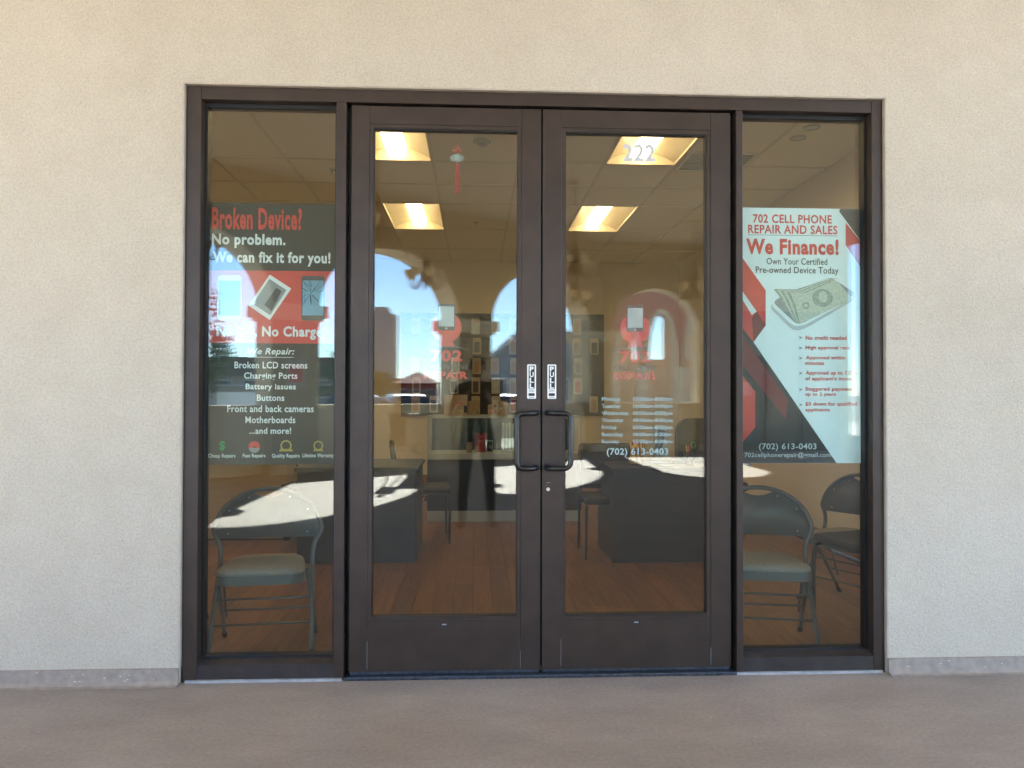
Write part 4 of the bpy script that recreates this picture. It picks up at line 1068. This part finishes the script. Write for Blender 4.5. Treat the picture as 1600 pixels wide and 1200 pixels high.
for k, y in enumerate((1.95, 2.18)):
    t = thing('downlight', ('small recessed downlight nearer the door in right sidelight', 'small recessed downlight farther back in right sidelight')[k], 'downlight', (2.46, y, RZ), 'recessed downlights')
    lathe('trim_ring', 'whitepaint', t, [(.065, -.0005), (.064, -.006), (.048, -.007), (.046, -.001)], (2.46, y, RZ), 24); lathe('baffle', 'steel', t, [(.045, -.0012), (.03, -.003), (.004, -.0035)], (2.46, y, RZ), 20)
t = thing('air_return', 'grey air return grille in the shop ceiling behind right sidelight', 'air grille', (2.0, 2.6, RZ))
boxes('grille_frame', 'rail', t, [(1.73, 2.30, 2.55, 2.575, RZ - .012, RZ - .0005), (1.73, 2.30, 3.05, 3.075, RZ - .012, RZ - .0005), (1.73, 1.755, 2.5755, 3.0495, RZ - .012, RZ - .0005), (2.275, 2.30, 2.5755, 3.0495, RZ - .012, RZ - .0005)])
for k in range(9): box('louvre', 'greyp', t, 1.7555, 2.2745, 2.59 + k * .051, 2.615 + k * .051, RZ - .009, RZ - .0015)

# ------------------------------------------------------------------ chandeliers under the court ceiling
def chandelier():
    c = thing('chandelier', 'x', 'chandelier', (0, 0, 0), 'chandeliers under the court ceiling')
    zc = H_SOF
    lathe('canopy', 'brassy', c, [(.075, -.001), (.07, -.02), (.02, -.035)], (0, 0, zc), 16)
    tube('rod', 'brassy', c, [(0, 0, zc - .03), (0, 0, 3.86)], .012, 8)
    lathe('hub', 'brassy', c, [(.012, 0), (.05, .03), (.03, .06), (.022, .30), (.035, .34), (.045, .44), (.015, .52)], (0, 0, 3.34), 12)
    for k in range(8):
        a_ = 2 * PI * k / 8; ca, sa = math.cos(a_), math.sin(a_)
        pr = smooth_path([(.03, 3.76), (.07, 3.60), (.12, 3.36), (.22, 3.24), (.315, 3.30), (.325, 3.43)], 4)if False else [(.03, 3.76), (.055, 3.66), (.085, 3.52), (.12, 3.38), (.17, 3.28), (.23, 3.245), (.285, 3.27), (.318, 3.34), (.325, 3.42)]
        ar = tube('arm', 'brassy', c, [(r * ca, r * sa, z) for r, z in pr], .0105, 6)
        bm = bmesh.new(); add_lathe(bm, [(.018, 0), (.045, .03), (.062, .09), (.085, .155), (.080, .155), (.056, .09), (.03, .03)], (.325 * ca, .325 * sa, 3.42), 12)
        link('shade', mesh_from(bm, 'shade', True), 'shade', ar)
    return c
chs = [(-1.25, -6.35, 'chandelier nearest the glass, cut by left edge of left door'), (-4.0, -7.5, 'chandelier against the sky at left edge of charcoal poster'), (1.66, -9.05, 'large chandelier at left edge of right door glass'),
       (-.88, -10.5, 'chandelier against the sky in the middle of left door glass'), (4.47, -11.7, 'faint chandelier at right edge of right door glass'), (2.22, -13.2, 'small far chandelier below the large one in right door glass')]
c0 = chandelier()
for k, (x, y, lab) in enumerate(chs):
    o = c0 if k == 0 else copy_tree(c0)
    o.location = (x, y, 0); o.rotation_euler = (0, 0, .2 * k); o['label'] = lab
#@@PERSON
# ------------------------------------------------------------------ the photographer, mirrored in the door glass
PX, PYY = .03, -3.985
def build_person():
    J = {}; E_ = []; R_ = {}
    def v(n, co, r): J[n] = Vector(co); R_[n] = r if isinstance(r, tuple) else (r, r)
    def chain(*ns):
        for a_, b_ in zip(ns, ns[1:]): E_.append((a_, b_))
    v('pelvis', (0, 0, .93), (.150, .105)); v('waist', (0, .0, 1.06), (.140, .100)); v('chest', (0, -.005, 1.25), (.165, .115)); v('upper', (0, -.005, 1.37), (.13, .085))
    v('neck', (0, .005, 1.445), (.055, .055)); v('skull0', (0, .03, 1.515), (.062, .075)); v('skull1', (0, .028, 1.585), (.072, .088)); v('skull2', (0, .018, 1.645), (.055, .065))
    chain('pelvis', 'waist', 'chest', 'upper', 'neck', 'skull0', 'skull1', 'skull2')
    v('nose', (0, .118, 1.555), .012); chain('skull1', 'nose')
    for s, t in ((-1, 'l'), (1, 'r')):
        v('hip' + t, (s * .095, 0, .86), (.095, .095)); v('thigh' + t, (s * .11, .012, .67), (.080, .080)); v('knee' + t, (s * .125, .022, .48), (.060, .060)); v('calf' + t, (s * .135, -.005, .33), (.056, .058)); v('ank' + t, (s * .145, -.02, .09), (.042, .042)); v('foot' + t, (s * .155, .06, .045), (.042, .036)); v('toe' + t, (s * .165, .15, .035), (.038, .028))
        chain('pelvis', 'hip' + t, 'thigh' + t, 'knee' + t, 'calf' + t, 'ank' + t, 'foot' + t, 'toe' + t)
        v('sh' + t, (s * .165, -.005, 1.355), (.066, .066)); v('ua' + t, (s * .215, .02, 1.22), (.052, .052)); v('el' + t, (s * .245, .075, 1.09), (.045, .045)); v('fa' + t, (s * .195, .18, 1.155), (.040, .040)); v('wr' + t, (s * .128, .315, 1.245), (.027, .027)); v('palm' + t, (s * .105, .375, 1.275), (.030, .018))
        chain('upper', 'sh' + t, 'ua' + t, 'el' + t, 'fa' + t, 'wr' + t, 'palm' + t)
        for k, (dz, ln) in enumerate(((.030, .9), (.010, 1.0), (-.011, .95), (-.031, .78))):
            b_ = f'f{k}{t}'
            v(b_ + 'a', (s * .098, .405, 1.300 + dz), .0095); v(b_ + 'b', (s * (.098 - .012 * ln), .430, 1.303 + dz), .0085); v(b_ + 'c', (s * (.098 - .034 * ln), .4365, 1.305 + dz), .0075)
            chain('palm' + t, b_ + 'a', b_ + 'b', b_ + 'c')
        v('t1' + t, (s * .095, .385, 1.322), .0105); v('t2' + t, (s * .080, .395, 1.340), .0095); v('t3' + t, (s * .062, .400, 1.343), .008)
        chain('palm' + t, 't1' + t, 't2' + t, 't3' + t)
    names = list(J); me = bpy.data.meshes.new('body_graph')
    me.from_pydata([J[n] for n in names], [(names.index(a_), names.index(b_)) for a_, b_ in E_], [])
    ob = bpy.data.objects.new('body_graph', me); COL.objects.link(ob)
    ob.modifiers.new('skin', 'SKIN')
    if not me.skin_vertices: me.attributes
    sv = me.skin_vertices[0].data if me.skin_vertices else None
    if sv is None:
        bpy.context.view_layer.objects.active = ob
        bpy.ops.mesh.customdata_skin_add(); sv = me.skin_vertices[0].data
    for i, n in enumerate(names):
        sv[i].radius = R_[n]; sv[i].use_root = (n == 'pelvis')
    sb = ob.modifiers.new('sub', 'SUBSURF'); sb.levels = 2; sb.render_levels = 2
    bpy.context.view_layer.update()
    out = bpy.data.meshes.new_from_object(ob.evaluated_get(bpy.context.evaluated_depsgraph_get()))
    bpy.data.objects.remove(ob)
    out.materials.clear()
    for m_ in ('shirt', 'jeans', 'skin', 'blackp'): out.materials.append(M[m_])
    for p_ in out.polygons:
        c = p_.center; p_.use_smooth = True
        if c.z < .075: k = 3
        elif c.z < .93: k = 1
        elif c.z > 1.435 or c.y > .125: k = 2
        else: k = 0
        p_.material_index = k
    return out
pr = thing('person', 'person in black shirt and dark trousers holding up a phone, mirrored in left door', 'person', (0, 0, 0))
body = bpy.data.objects.new('body', build_person()); COL.objects.link(body); body.parent = pr
bm = bmesh.new(); bmesh.ops.create_icosphere(bm, subdivisions=3, radius=1)
for v_ in bm.verts: v_.co = Vector((v_.co.x * .080, v_.co.y * .100, v_.co.z * .085)) + Vector((0, .008, 1.605))
bmesh.ops.delete(bm, geom=[v_ for v_ in bm.verts if v_.co.y > .06 and v_.co.z < 1.625 or v_.co.z < 1.535], context='VERTS')
link('hair', mesh_from(bm, 'hair', True), 'hair', pr)
for s in (-1, 1):
    bm = bmesh.new(); bmesh.ops.create_icosphere(bm, subdivisions=2, radius=.010, matrix=Matrix.Translation((s * .028, .098, 1.575))); link('eye', mesh_from(bm, 'eye', True), 'whitepaint', pr)
    bm = bmesh.new(); bmesh.ops.create_icosphere(bm, subdivisions=2, radius=1, matrix=Matrix.Translation((s * .077, .02, 1.56)) @ Matrix.Diagonal((.010, .018, .028, 1))); link('ear', mesh_from(bm, 'ear', True), 'skin', pr)
    bm = bmesh.new(); bmesh.ops.create_icosphere(bm, subdivisions=2, radius=1, matrix=Matrix.Translation((s * .157, .055, .037)) @ Matrix.Rotation(-s * .1, 4, 'Z') @ Matrix.Diagonal((.052, .15, .037, 1))); link('shoe', mesh_from(bm, 'shoe', True), 'blackp', pr)
box('mouth', 'redcard', pr, -.022, .022, .098, .104, 1.518, 1.524)
pr.location = (PX, PYY, 0)
t = thing('camera_phone', 'black phone held up sideways by the mirrored person', 'phone', (0, -3.568, CAM_H))
bm = bmesh.new(); add_prism(bm, [(x, z + CAM_H - .018) for x, z in rrect(-.050, .100, -.037, .037, .010)], -3.571, -3.562); link('phone_body', mesh_from(bm, 'phone_body'), 'phone', t)
lathe_bm = bmesh.new(); add_tube(lathe_bm, [(0, -3.5622, CAM_H), (0, -3.5585, CAM_H)], .007, 14); link('lens', mesh_from(lathe_bm, 'lens'), 'darkwin', t)

# ------------------------------------------------------------------ A-frame sign, easel and notice in the court
def add_slab(bm, p0, p1, half, thick):
    """flat board between two points, width along x"""
    p0, p1 = Vector(p0), Vector(p1); d_ = (p1 - p0).normalized(); n_ = Vector((1, 0, 0)).cross(d_) * thick / 2
    vv = [bm.verts.new(p + Vector((sx * half, 0, 0)) + n_ * sn) for p in (p0, p1) for sx in (-1, 1) for sn in (-1, 1)]
    for idx in ((0, 1, 3, 2), (4, 6, 7, 5), (0, 4, 5, 1), (2, 3, 7, 6), (0, 2, 6, 4), (1, 5, 7, 3)): bm.faces.new([vv[i] for i in idx])
SXX, SYY = -.84, -8.75
t = thing('sandwich_board', 'grey A-frame sign with round black emblem mirrored in left door', 'sign', (SXX, SYY, 0))
for s in (1, -1):
    bm = bmesh.new(); add_slab(bm, (SXX, SYY + s * .24, .02), (SXX, SYY + s * .02, 1.0), .21, .02); bd = link('board', mesh_from(bm, 'board'), 'greyp', t)
    if s == 1:
        n_ = Vector((0, .98, .22)).normalized(); c_ = Vector((SXX - .03, SYY + .145, .44)) + n_ * .014
        ax, bx_ = Vector((1, 0, 0)), n_.cross(Vector((1, 0, 0)))
        bm = bmesh.new(); bm.faces.new([bm.verts.new(c_ + ax * .09 * math.cos(q) + bx_ * .09 * math.sin(q)) for q in [2 * PI * k / 20 for k in range(20)]]); em = link('emblem', mesh_from(bm, 'emblem'), 'blackp', bd)
        c2 = c_ + n_ * .002
        bm = bmesh.new(); bm.faces.new([bm.verts.new(c2 + ax * (.045 * math.cos(q) + .012) + bx_ * .06 * math.sin(q)) for q in [2 * PI * k / 9 for k in range(9)]]); link('emblem_mark', mesh_from(bm, 'emblem_mark'), 'lgrey', em)
t = thing('easel', 'tan wooden easel beside the mirrored grey sign', 'easel', (-1.15, -8.2, 0))
for p0, p1 in (((-1.32, -8.12, 0), (-1.17, -8.25, 1.25)), ((-.99, -8.12, 0), (-1.14, -8.25, 1.25)), ((-1.155, -8.62, 0), (-1.155, -8.27, 1.22))): tube('leg', 'tanwood', t, [p0, p1], .016, 6)
tube('ledge', 'tanwood', t, [(-1.31, -8.15, .52), (-1.0, -8.15, .52)], .014, 6)
bm = bmesh.new(); add_slab(bm, (-1.155, -8.14, .54), (-1.155, -8.215, 1.02), .13, .012); link('panel', mesh_from(bm, 'panel'), 'kraft', t)
# notice on the arcade column between the first two openings
s_ = -.42; nx, ny = -.6494, -.7605
cx, cy_ = A0[0] + AU[0] * s_ - nx * .004, A0[1] + AU[1] * s_ - ny * .004
t = thing('column_notice', 'white notice with red block taped to arcade column, mirrored in charcoal poster', 'notice', (cx, cy_, 1.5))
def on_col(nm, m_, w0, w1, z0, z1, d_):
    bm = bmesh.new()
    P_ = [Vector((cx + AU[0] * w - nx * dd, cy_ + AU[1] * w - ny * dd, z)) for dd in (d_, d_ + .002) for w, z in ((w0, z0), (w1, z0), (w1, z1), (w0, z1))]
    vv = [bm.verts.new(p_) for p_ in P_]
    for idx in ((0, 3, 2, 1), (4, 5, 6, 7), (0, 1, 5, 4), (1, 2, 6, 5), (2, 3, 7, 6), (3, 0, 4, 7)): bm.faces.new([vv[i] for i in idx])
    return link(nm, mesh_from(bm, nm), m_, t)
on_col('sheet', 'whitepaint', -.16, .16, 1.42, 1.86, 0); on_col('red_block', 'redp', -.12, .12, 1.50, 1.80, .0025)

# ------------------------------------------------------------------ beyond the arcade
def car(name, label, paint, x, y, a_):
    c = thing(name, label, 'car', (0, 0, 0), 'cars parked beyond the arcade')
    L_, Wd = 4.5, .88
    def loft(nm, m_, secs, par):
        bm = bmesh.new(); rows = [[bm.verts.new(p_) for p_ in s] for s in secs]
        for a1, b1 in zip(rows, rows[1:]):
            for i in range(len(a1)): bm.faces.new((a1[i], a1[(i + 1) % len(a1)], b1[(i + 1) % len(b1)], b1[i]))
        bm.faces.new(rows[0][::-1]); bm.faces.new(rows[-1]); return link(nm, mesh_from(bm, nm, False), m_, par)
    secs = []
    for xx, zt, w in ((-2.25, .62, .70), (-2.15, .86, .80), (-1.5, .96, .87), (-.6, .95, .88), (.75, .93, .88), (1.4, .86, .87), (2.05, .70, .80), (2.25, .52, .68)):
        secs.append([(xx, -w, .22), (xx, w, .22), (xx, w * 1.02, .5), (xx, w * .94, zt - .05), (xx, w * .80, zt), (xx, -w * .80, zt), (xx, -w * .94, zt - .05), (xx, -w * 1.02, .5)])
    b_ = loft('body', paint, secs, c)
    secs = []
    for xx, zt, w in ((-1.72, .95, .70), (-1.15, 1.38, .60), (-.6, 1.47, .60), (.1, 1.47, .60), (.45, 1.40, .60), (1.15, .92, .70)):
        secs.append([(xx, -.76, .90), (xx, .76, .90), (xx, w + .02, zt - .05), (xx, w - .08, zt), (xx, -w + .08, zt), (xx, -w - .02, zt - .05)])
    ca = loft('cabin', paint, secs, c)
    for s in (-1, 1):
        bm = bmesh.new(); pts = [(-1.45, .99), (-1.02, 1.33), (-.35, 1.36), (-.35, .99)]; add_prism(bm, pts, 0, .02)
        for v_ in bm.verts: v_.co.y = s * (.80 - (v_.co.z - .9) * .32 + v_.co.y * .5)
        link('window', mesh_from(bm, 'window'), 'darkwin', ca)
        bm = bmesh.new(); pts = [(-.27, .99), (-.27, 1.36), (.32, 1.33), (.85, .99)]; add_prism(bm, pts, 0, .02)
        for v_ in bm.verts: v_.co.y = s * (.80 - (v_.co.z - .9) * .32 + v_.co.y * .5)
        link('window', mesh_from(bm, 'window'), 'darkwin', ca)
        for xx in (-1.38, 1.38):
            bm = bmesh.new(); add_tube(bm, [(xx, s * .70, .32), (xx, s * .90, .32)], .32, 18); w_ = link('wheel', mesh_from(bm, 'wheel'), 'tyre', c)
            bm = bmesh.new(); add_tube(bm, [(xx, s * .9005, .32), (xx, s * .905, .32)], .20, 14); link('rim', mesh_from(bm, 'rim'), 'steel', w_)
        box('headlight', 'headlamp', c, 2.06, 2.16, s * .62 - .12, s * .62 + .12, .58, .68); box('tail_light', 'redp', c, -2.26, -2.16, s * .62 - .10, s * .62 + .10, .66, .78)
    bm = bmesh.new(); vv = [bm.verts.new(p_) for p_ in ((.50, -.55, 1.395), (.50, .55, 1.395), (1.10, .66, .965), (1.10, -.66, .965))]; bm.faces.new(vv)
    for v_ in vv: v_.co.z += .02
    link('windscreen', mesh_from(bm, 'windscreen'), 'darkwin', ca)
    bm = bmesh.new(); vv = [bm.verts.new(p_) for p_ in ((-1.20, -.55, 1.37), (-1.20, .55, 1.37), (-1.66, .64, 1.02), (-1.66, -.64, 1.02))]; bm.faces.new(vv)
    for v_ in vv: v_.co.x -= .02
    link('rear_window', mesh_from(bm, 'rear_window'), 'darkwin', ca)
    c.location = (x, y, -.15); c.rotation_euler = (0, 0, a_)
car('parked_car', 'silver parked car just above the rail in left door glass', 'car_silver', -2.4, -24.5, 1.2)
car('parked_car', 'blue parked car above the rail right of the mirrored person', 'car_blue', 1.2, -26.5, 1.5)
car('parked_car', 'white parked car above the rail at left edge of left door glass', 'car_whitecar', -4.6, -25.5, 1.9)

def building(label, x0, x1, y0, y1, h, wallm, roofm, name='building', band=0, wins=0, win_z=(1.0, 2.4), hip=0.0, gable=0.0, stripes=0):
    b_ = thing(name, label, 'building', ((x0 + x1) / 2, (y0 + y1) / 2, -.15), None)
    box('wall', wallm, b_, x0, x1, y0, y1, -.15, h)
    o_ = .4
    if band: box('roof_band', roofm, b_, x0 - o_, x1 + o_, y0 - o_, y1 + o_, h, h + band)
    if hip:
        bm = bmesh.new(); xm, ym = (x0 + x1) / 2, (y0 + y1) / 2
        q = [bm.verts.new(p_) for p_ in ((x0 - o_, y0 - o_, h), (x1 + o_, y0 - o_, h), (x1 + o_, y1 + o_, h), (x0 - o_, y1 + o_, h))]; tp = bm.verts.new((xm, ym, h + hip))
        bm.faces.new(q[::-1])
        for i in range(4): bm.faces.new((q[i], q[(i + 1) % 4], tp))
        link('roof', mesh_from(bm, 'roof'), roofm, b_)
    if gable:
        xm = (x0 + x1) / 2
        prism('gable', wallm, b_, [(x0, h), (x1, h), (xm, h + gable)], y0 + .02, y1 - .02)
        w_ = .28
        for s in (-1, 1):
            xe = xm + s * ((x1 - x0) / 2 + .5); ze = h - gable * .5 / ((x1 - x0) / 2)
            r_ = prism('roof', roofm, b_, [(xe, ze), (xm, h + gable), (xm, h + gable + w_), (xe, ze + w_)], y0 - .4, y1 + .39)
            prism('fascia', 'whitetrim', r_, [(xe, ze), (xm, h + gable), (xm, h + gable + w_ * .8), (xe, ze + w_ * .8)], y1 + .3905, y1 + .46)
    for k in range(wins):
        w = (x1 - x0) / wins; xa = x0 + w * (k + .15); xb = x0 + w * (k + .85)
        f_ = box('window', 'whitetrim', b_, xa, xb, y1 + .001, y1 + .05, win_z[0], win_z[1]); box('pane', 'darkwin', f_, xa + .12, xb - .12, y1 + .0505, y1 + .07, win_z[0] + .1, win_z[1] - .1)
    return b_
# long low shop block in the left opening, with a tan screen wall before it
building('long low building with brown roof band mirrored in charcoal poster', -34, -11.5, -86, -66, 2.9, 'tanwall', 'brownroof', 'shop_building', band=1.7, wins=7, win_z=(1.0, 2.6))
o = thing('screen_wall', 'tan screen wall before the brown roofed building', 'wall', (-18, -48, 0)); box('wall_panel', 'tanwall', o, -26, -10.6, -48.2, -47.9, -.15, 1.85); box('wall_cap', 'whitetrim', o, -26.05, -10.55, -48.25, -47.85, 1.8505, 1.93)
t = thing('box_truck', 'white box truck before the tan screen wall', 'truck', (-12.5, -38, -.15))
box('cargo_box', 'car_whitecar', t, -14.0, -10.6, -39, -37, .35, 1.42, .05); box('cab', 'car_whitecar', t, -10.55, -9.4, -38.9, -37.1, .30, 1.36, .12); box('cab_window', 'darkwin', t, -10.3, -9.7, -37.12, -37.06, .85, 1.25)
for xx in (-13.2, -10.0):
    for yy in (-38.9, -37.1):
        bm = bmesh.new(); add_tube(bm, [(xx, yy - .12, .22), (xx, yy + .12, .22)], .37, 16); link('wheel', mesh_from(bm, 'wheel'), 'tyre', t)
building('low brown and tan building below the tower in left door glass', -27, -9.5, -140, -116, 2.6, 'tanwall', 'brownroof', 'shop_building', band=1.2, wins=6, win_z=(.6, 1.9))
building('small building with red hip roof in left door glass', -9.6, -4.6, -98, -92, 2.7, 'redroof', 'redroof', 'shop_building', hip=1.6, wins=3, win_z=(.4, 2.0))
building('grey gabled building mirrored right of the person in left door', .4, 7.6, -50, -41, 2.9, 'greywall', 'brownroof', 'gabled_house', gable=3.1, wins=4, win_z=(.9, 2.3))
# tall hotel tower
t = thing('hotel_tower', 'tall blue glass tower rising in left door glass', 'tower', (-62, -520, -.15))
box('shaft', 'tower', t, -69, -55.5, -532, -512, -.15, 57)
for k in range(6): box('fin', 'towerfin', t, -69 + k * 2.3, -68.2 + k * 2.3, -511.99, -511.2, -.15, 57.5)
box('corner_block', 'towerfin', t, -55.4, -52.2, -530, -512.5, -.15, 55)
box('roof_cap', 'towerfin', t, -67, -57.5, -530, -514, 57.001, 60)
# pink and cream wing across the court with pointed arches
WYY = -25.0
t = thing('court_wing', 'pink building with cream pointed arches mirrored in right door', 'building', (8, WYY, -.15))
def pointed(c, hw, zs, zt, n=10):
    return [(c - hw * (1 - (i / n) ** 1.8), zs + (zt - zs) * (1 - (1 - i / n) ** 2)) for i in range(n + 1)] + [(c + hw * (1 - (1 - i / n) ** 1.8), zs + (zt - zs) * (1 - (i / n) ** 2)) for i in range(1, n + 1)]
wing = [(4.80, .30, 2.6, 3.2), (5.80, .40, 2.6, 3.75), (7.05, .46, 2.4, 4.35), (8.75, .62, 2.6, 4.9), (10.9, .9, 2.6, 5.0)]
boxes('rear_wall', 'cream', t, [(4.1, 6.45, -27.5, -27.2, -.15, 6.4), (6.4505, 7.75, -27.5, -27.2, -.15, 2.75), (7.7505, 13.5, -27.5, -27.2, -.15, 6.4)])
edges = [4.1] + [(a_[0] + a_[1] + b_[0] - b_[1]) / 2 for a_, b_ in zip(wing, wing[1:])] + [13.5]
for (c_, hw, zs, zt), xa, xb in zip(wing, edges, edges[1:]):
    arc = pointed(c_, hw, zs, zt); poly = [(xa, zs)] + arc + [(xb, zs)]
    bm = bmesh.new()
    for y in (WYY, WYY - .5):
        lo = [bm.verts.new((x, y, z)) for x, z in poly]; hi = [bm.verts.new((x, y, 6.6)) for x, z in poly]
        for i in range(len(poly) - 1):
            if poly[i + 1][0] - poly[i][0] > 1e-5: bm.faces.new((lo[i], lo[i + 1], hi[i + 1], hi[i]))
    w_ = link('arch_wall', mesh_from(bm, 'arch_wall'), 'pink', t)
    ou = [(c_ + (x - c_) * 1.38, zs + (z - zs) * 1.10 + (.0)) for x, z in arc]
    bm = bmesh.new()
    for i in range(len(arc) - 1): 
        q = [arc[i], arc[i + 1], ou[i + 1], ou[i]]; add_prism(bm, q, WYY + .001, WYY + .06)
        aa = [(x, z) for x, z in (arc[i], arc[i + 1])]
        f_ = [bm.verts.new((aa[0][0], WYY + .001, aa[0][1])), bm.verts.new((aa[1][0], WYY + .001, aa[1][1])), bm.verts.new((aa[1][0], WYY - .5, aa[1][1])), bm.verts.new((aa[0][0], WYY - .5, aa[0][1]))]; bm.faces.new(f_)
    link('arch_trim', mesh_from(bm, 'arch_trim'), 'cream', w_)
    box('low_wall', 'cream', t, c_ - hw, c_ + hw, WYY - .4, WYY - .15, -.15, 1.0)
for i, xx in enumerate(edges):
    hwl = wing[i - 1] if i else None; 
    x0_ = (wing[i - 1][0] + wing[i - 1][1]) if i else xx; x1_ = (wing[i][0] - wing[i][1]) if i < len(wing) else xx
    c_ = box('column', 'cream', t, x0_ + .002, x1_ - .002, WYY - .5, WYY + .02, -.15, 2.40 if i != 3 and i != 2 else 2.395)
    if x1_ - x0_ > .1: box('capital', 'cream', c_, x0_ - .05, x1_ + .05, WYY - .55, WYY + .08, 2.401, 2.60 - (.0 if i not in (2, 3) else .201))
# glazed shop unit closing the court on the right
t = thing('shop_unit', 'cream wall with dark shop windows mirrored in right sidelight', 'building', (7.4, -14.3, 0))
boxes('wall', 'arcade', t, [(5.87, 8.9, -14.6, -14.08, 3.3, H_SOF - .002), (5.87, 6.05, -14.6, -14.08, 0, 3.2995), (8.7, 8.9, -14.6, -14.08, 0, 3.2995)])
box('back_wall', 'blackp', t, 6.0505, 8.6995, -14.59, -14.55, 0, 3.2995)
for k in range(3):
    x0 = 6.052 + k * .882
    f_ = boxes('window', 'bronze', t, [(x0, x0 + .05, -14.3, -14.2, .001, 3.299), (x0 + .83, x0 + .88, -14.3, -14.2, .001, 3.299), (x0 + .0505, x0 + .8295, -14.3, -14.2, .001, .10), (x0 + .0505, x0 + .8295, -14.3, -14.2, 3.2, 3.299), (x0 + .0505, x0 + .8295, -14.3, -14.2, 2.2, 2.25)])
    box('pane', 'darkwin', f_, x0 + .051, x0 + .829, -14.26, -14.25, .101, 3.199)
    if k != 1: box('window_notice', 'whitepaint', f_, x0 + .3, x0 + .5, -14.2495, -14.247, 1.3, 1.62)
# trees
def tree(label, x, y, h, rx, rz, trunk, n=900, name='tree'):
    t = thing(name, label, 'tree', (x, y, -.15), 'trees beyond the arcade')
    rr = random.Random(int(x * 10) + 99)
    bm = bmesh.new(); add_tube(bm, smooth_path([(x, y, -.15), (x + .05, y, h * .3), (x - .05, y, h * .6), (x, y, h * .9)], 4), [trunk * (1 - .07 * i) for i in range(13)], 8)
    for k in range(7):
        a_ = rr.uniform(0, 2 * PI); z0 = h * rr.uniform(.45, .75); add_tube(bm, [(x, y, z0), (x + rx * .4 * math.cos(a_), y + rx * .4 * math.sin(a_), z0 + rz * .2), (x + rx * .8 * math.cos(a_), y + rx * .8 * math.sin(a_), z0 + rz * .35)], [trunk * .4, trunk * .25, trunk * .1], 5)
    link('trunk', mesh_from(bm, 'trunk', True), 'bark', t)
    bm = bmesh.new()
    clumps = [(rr.gauss(0, .45) * rx, rr.gauss(0, .45) * rx, rr.gauss(0, .42) * rz) for _ in range(26)]
    for k in range(n):
        c_ = clumps[k % len(clumps)]; s = .10 * rx + .04
        p_ = Vector((x + c_[0] + rr.gauss(0, .16) * rx, y + c_[1] + rr.gauss(0, .16) * rx, h - rz * .9 + c_[2] + rr.gauss(0, .12) * rz))
        d1 = Vector((rr.gauss(0, 1), rr.gauss(0, 1), rr.gauss(0, 1))).normalized() * s; d2 = d1.orthogonal().normalized() * s * .6
        bm.faces.new([bm.verts.new(q) for q in (p_ - d1, p_ + d2, p_ + d1, p_ - d2)])
    link('crown', mesh_from(bm, 'crown'), 'leaf', t)
tree('tall thin tree at left edge of charcoal poster', -13.2, -36, 5.6, .9, 2.6, .10, 700)
tree('small round tree right of arcade column in charcoal poster', -9.6, -52, 4.4, 1.3, 1.5, .12, 600)
tree('bushy tree beside the red roofed building', -11.5, -84, 4.6, 2.4, 1.8, .2, 800)
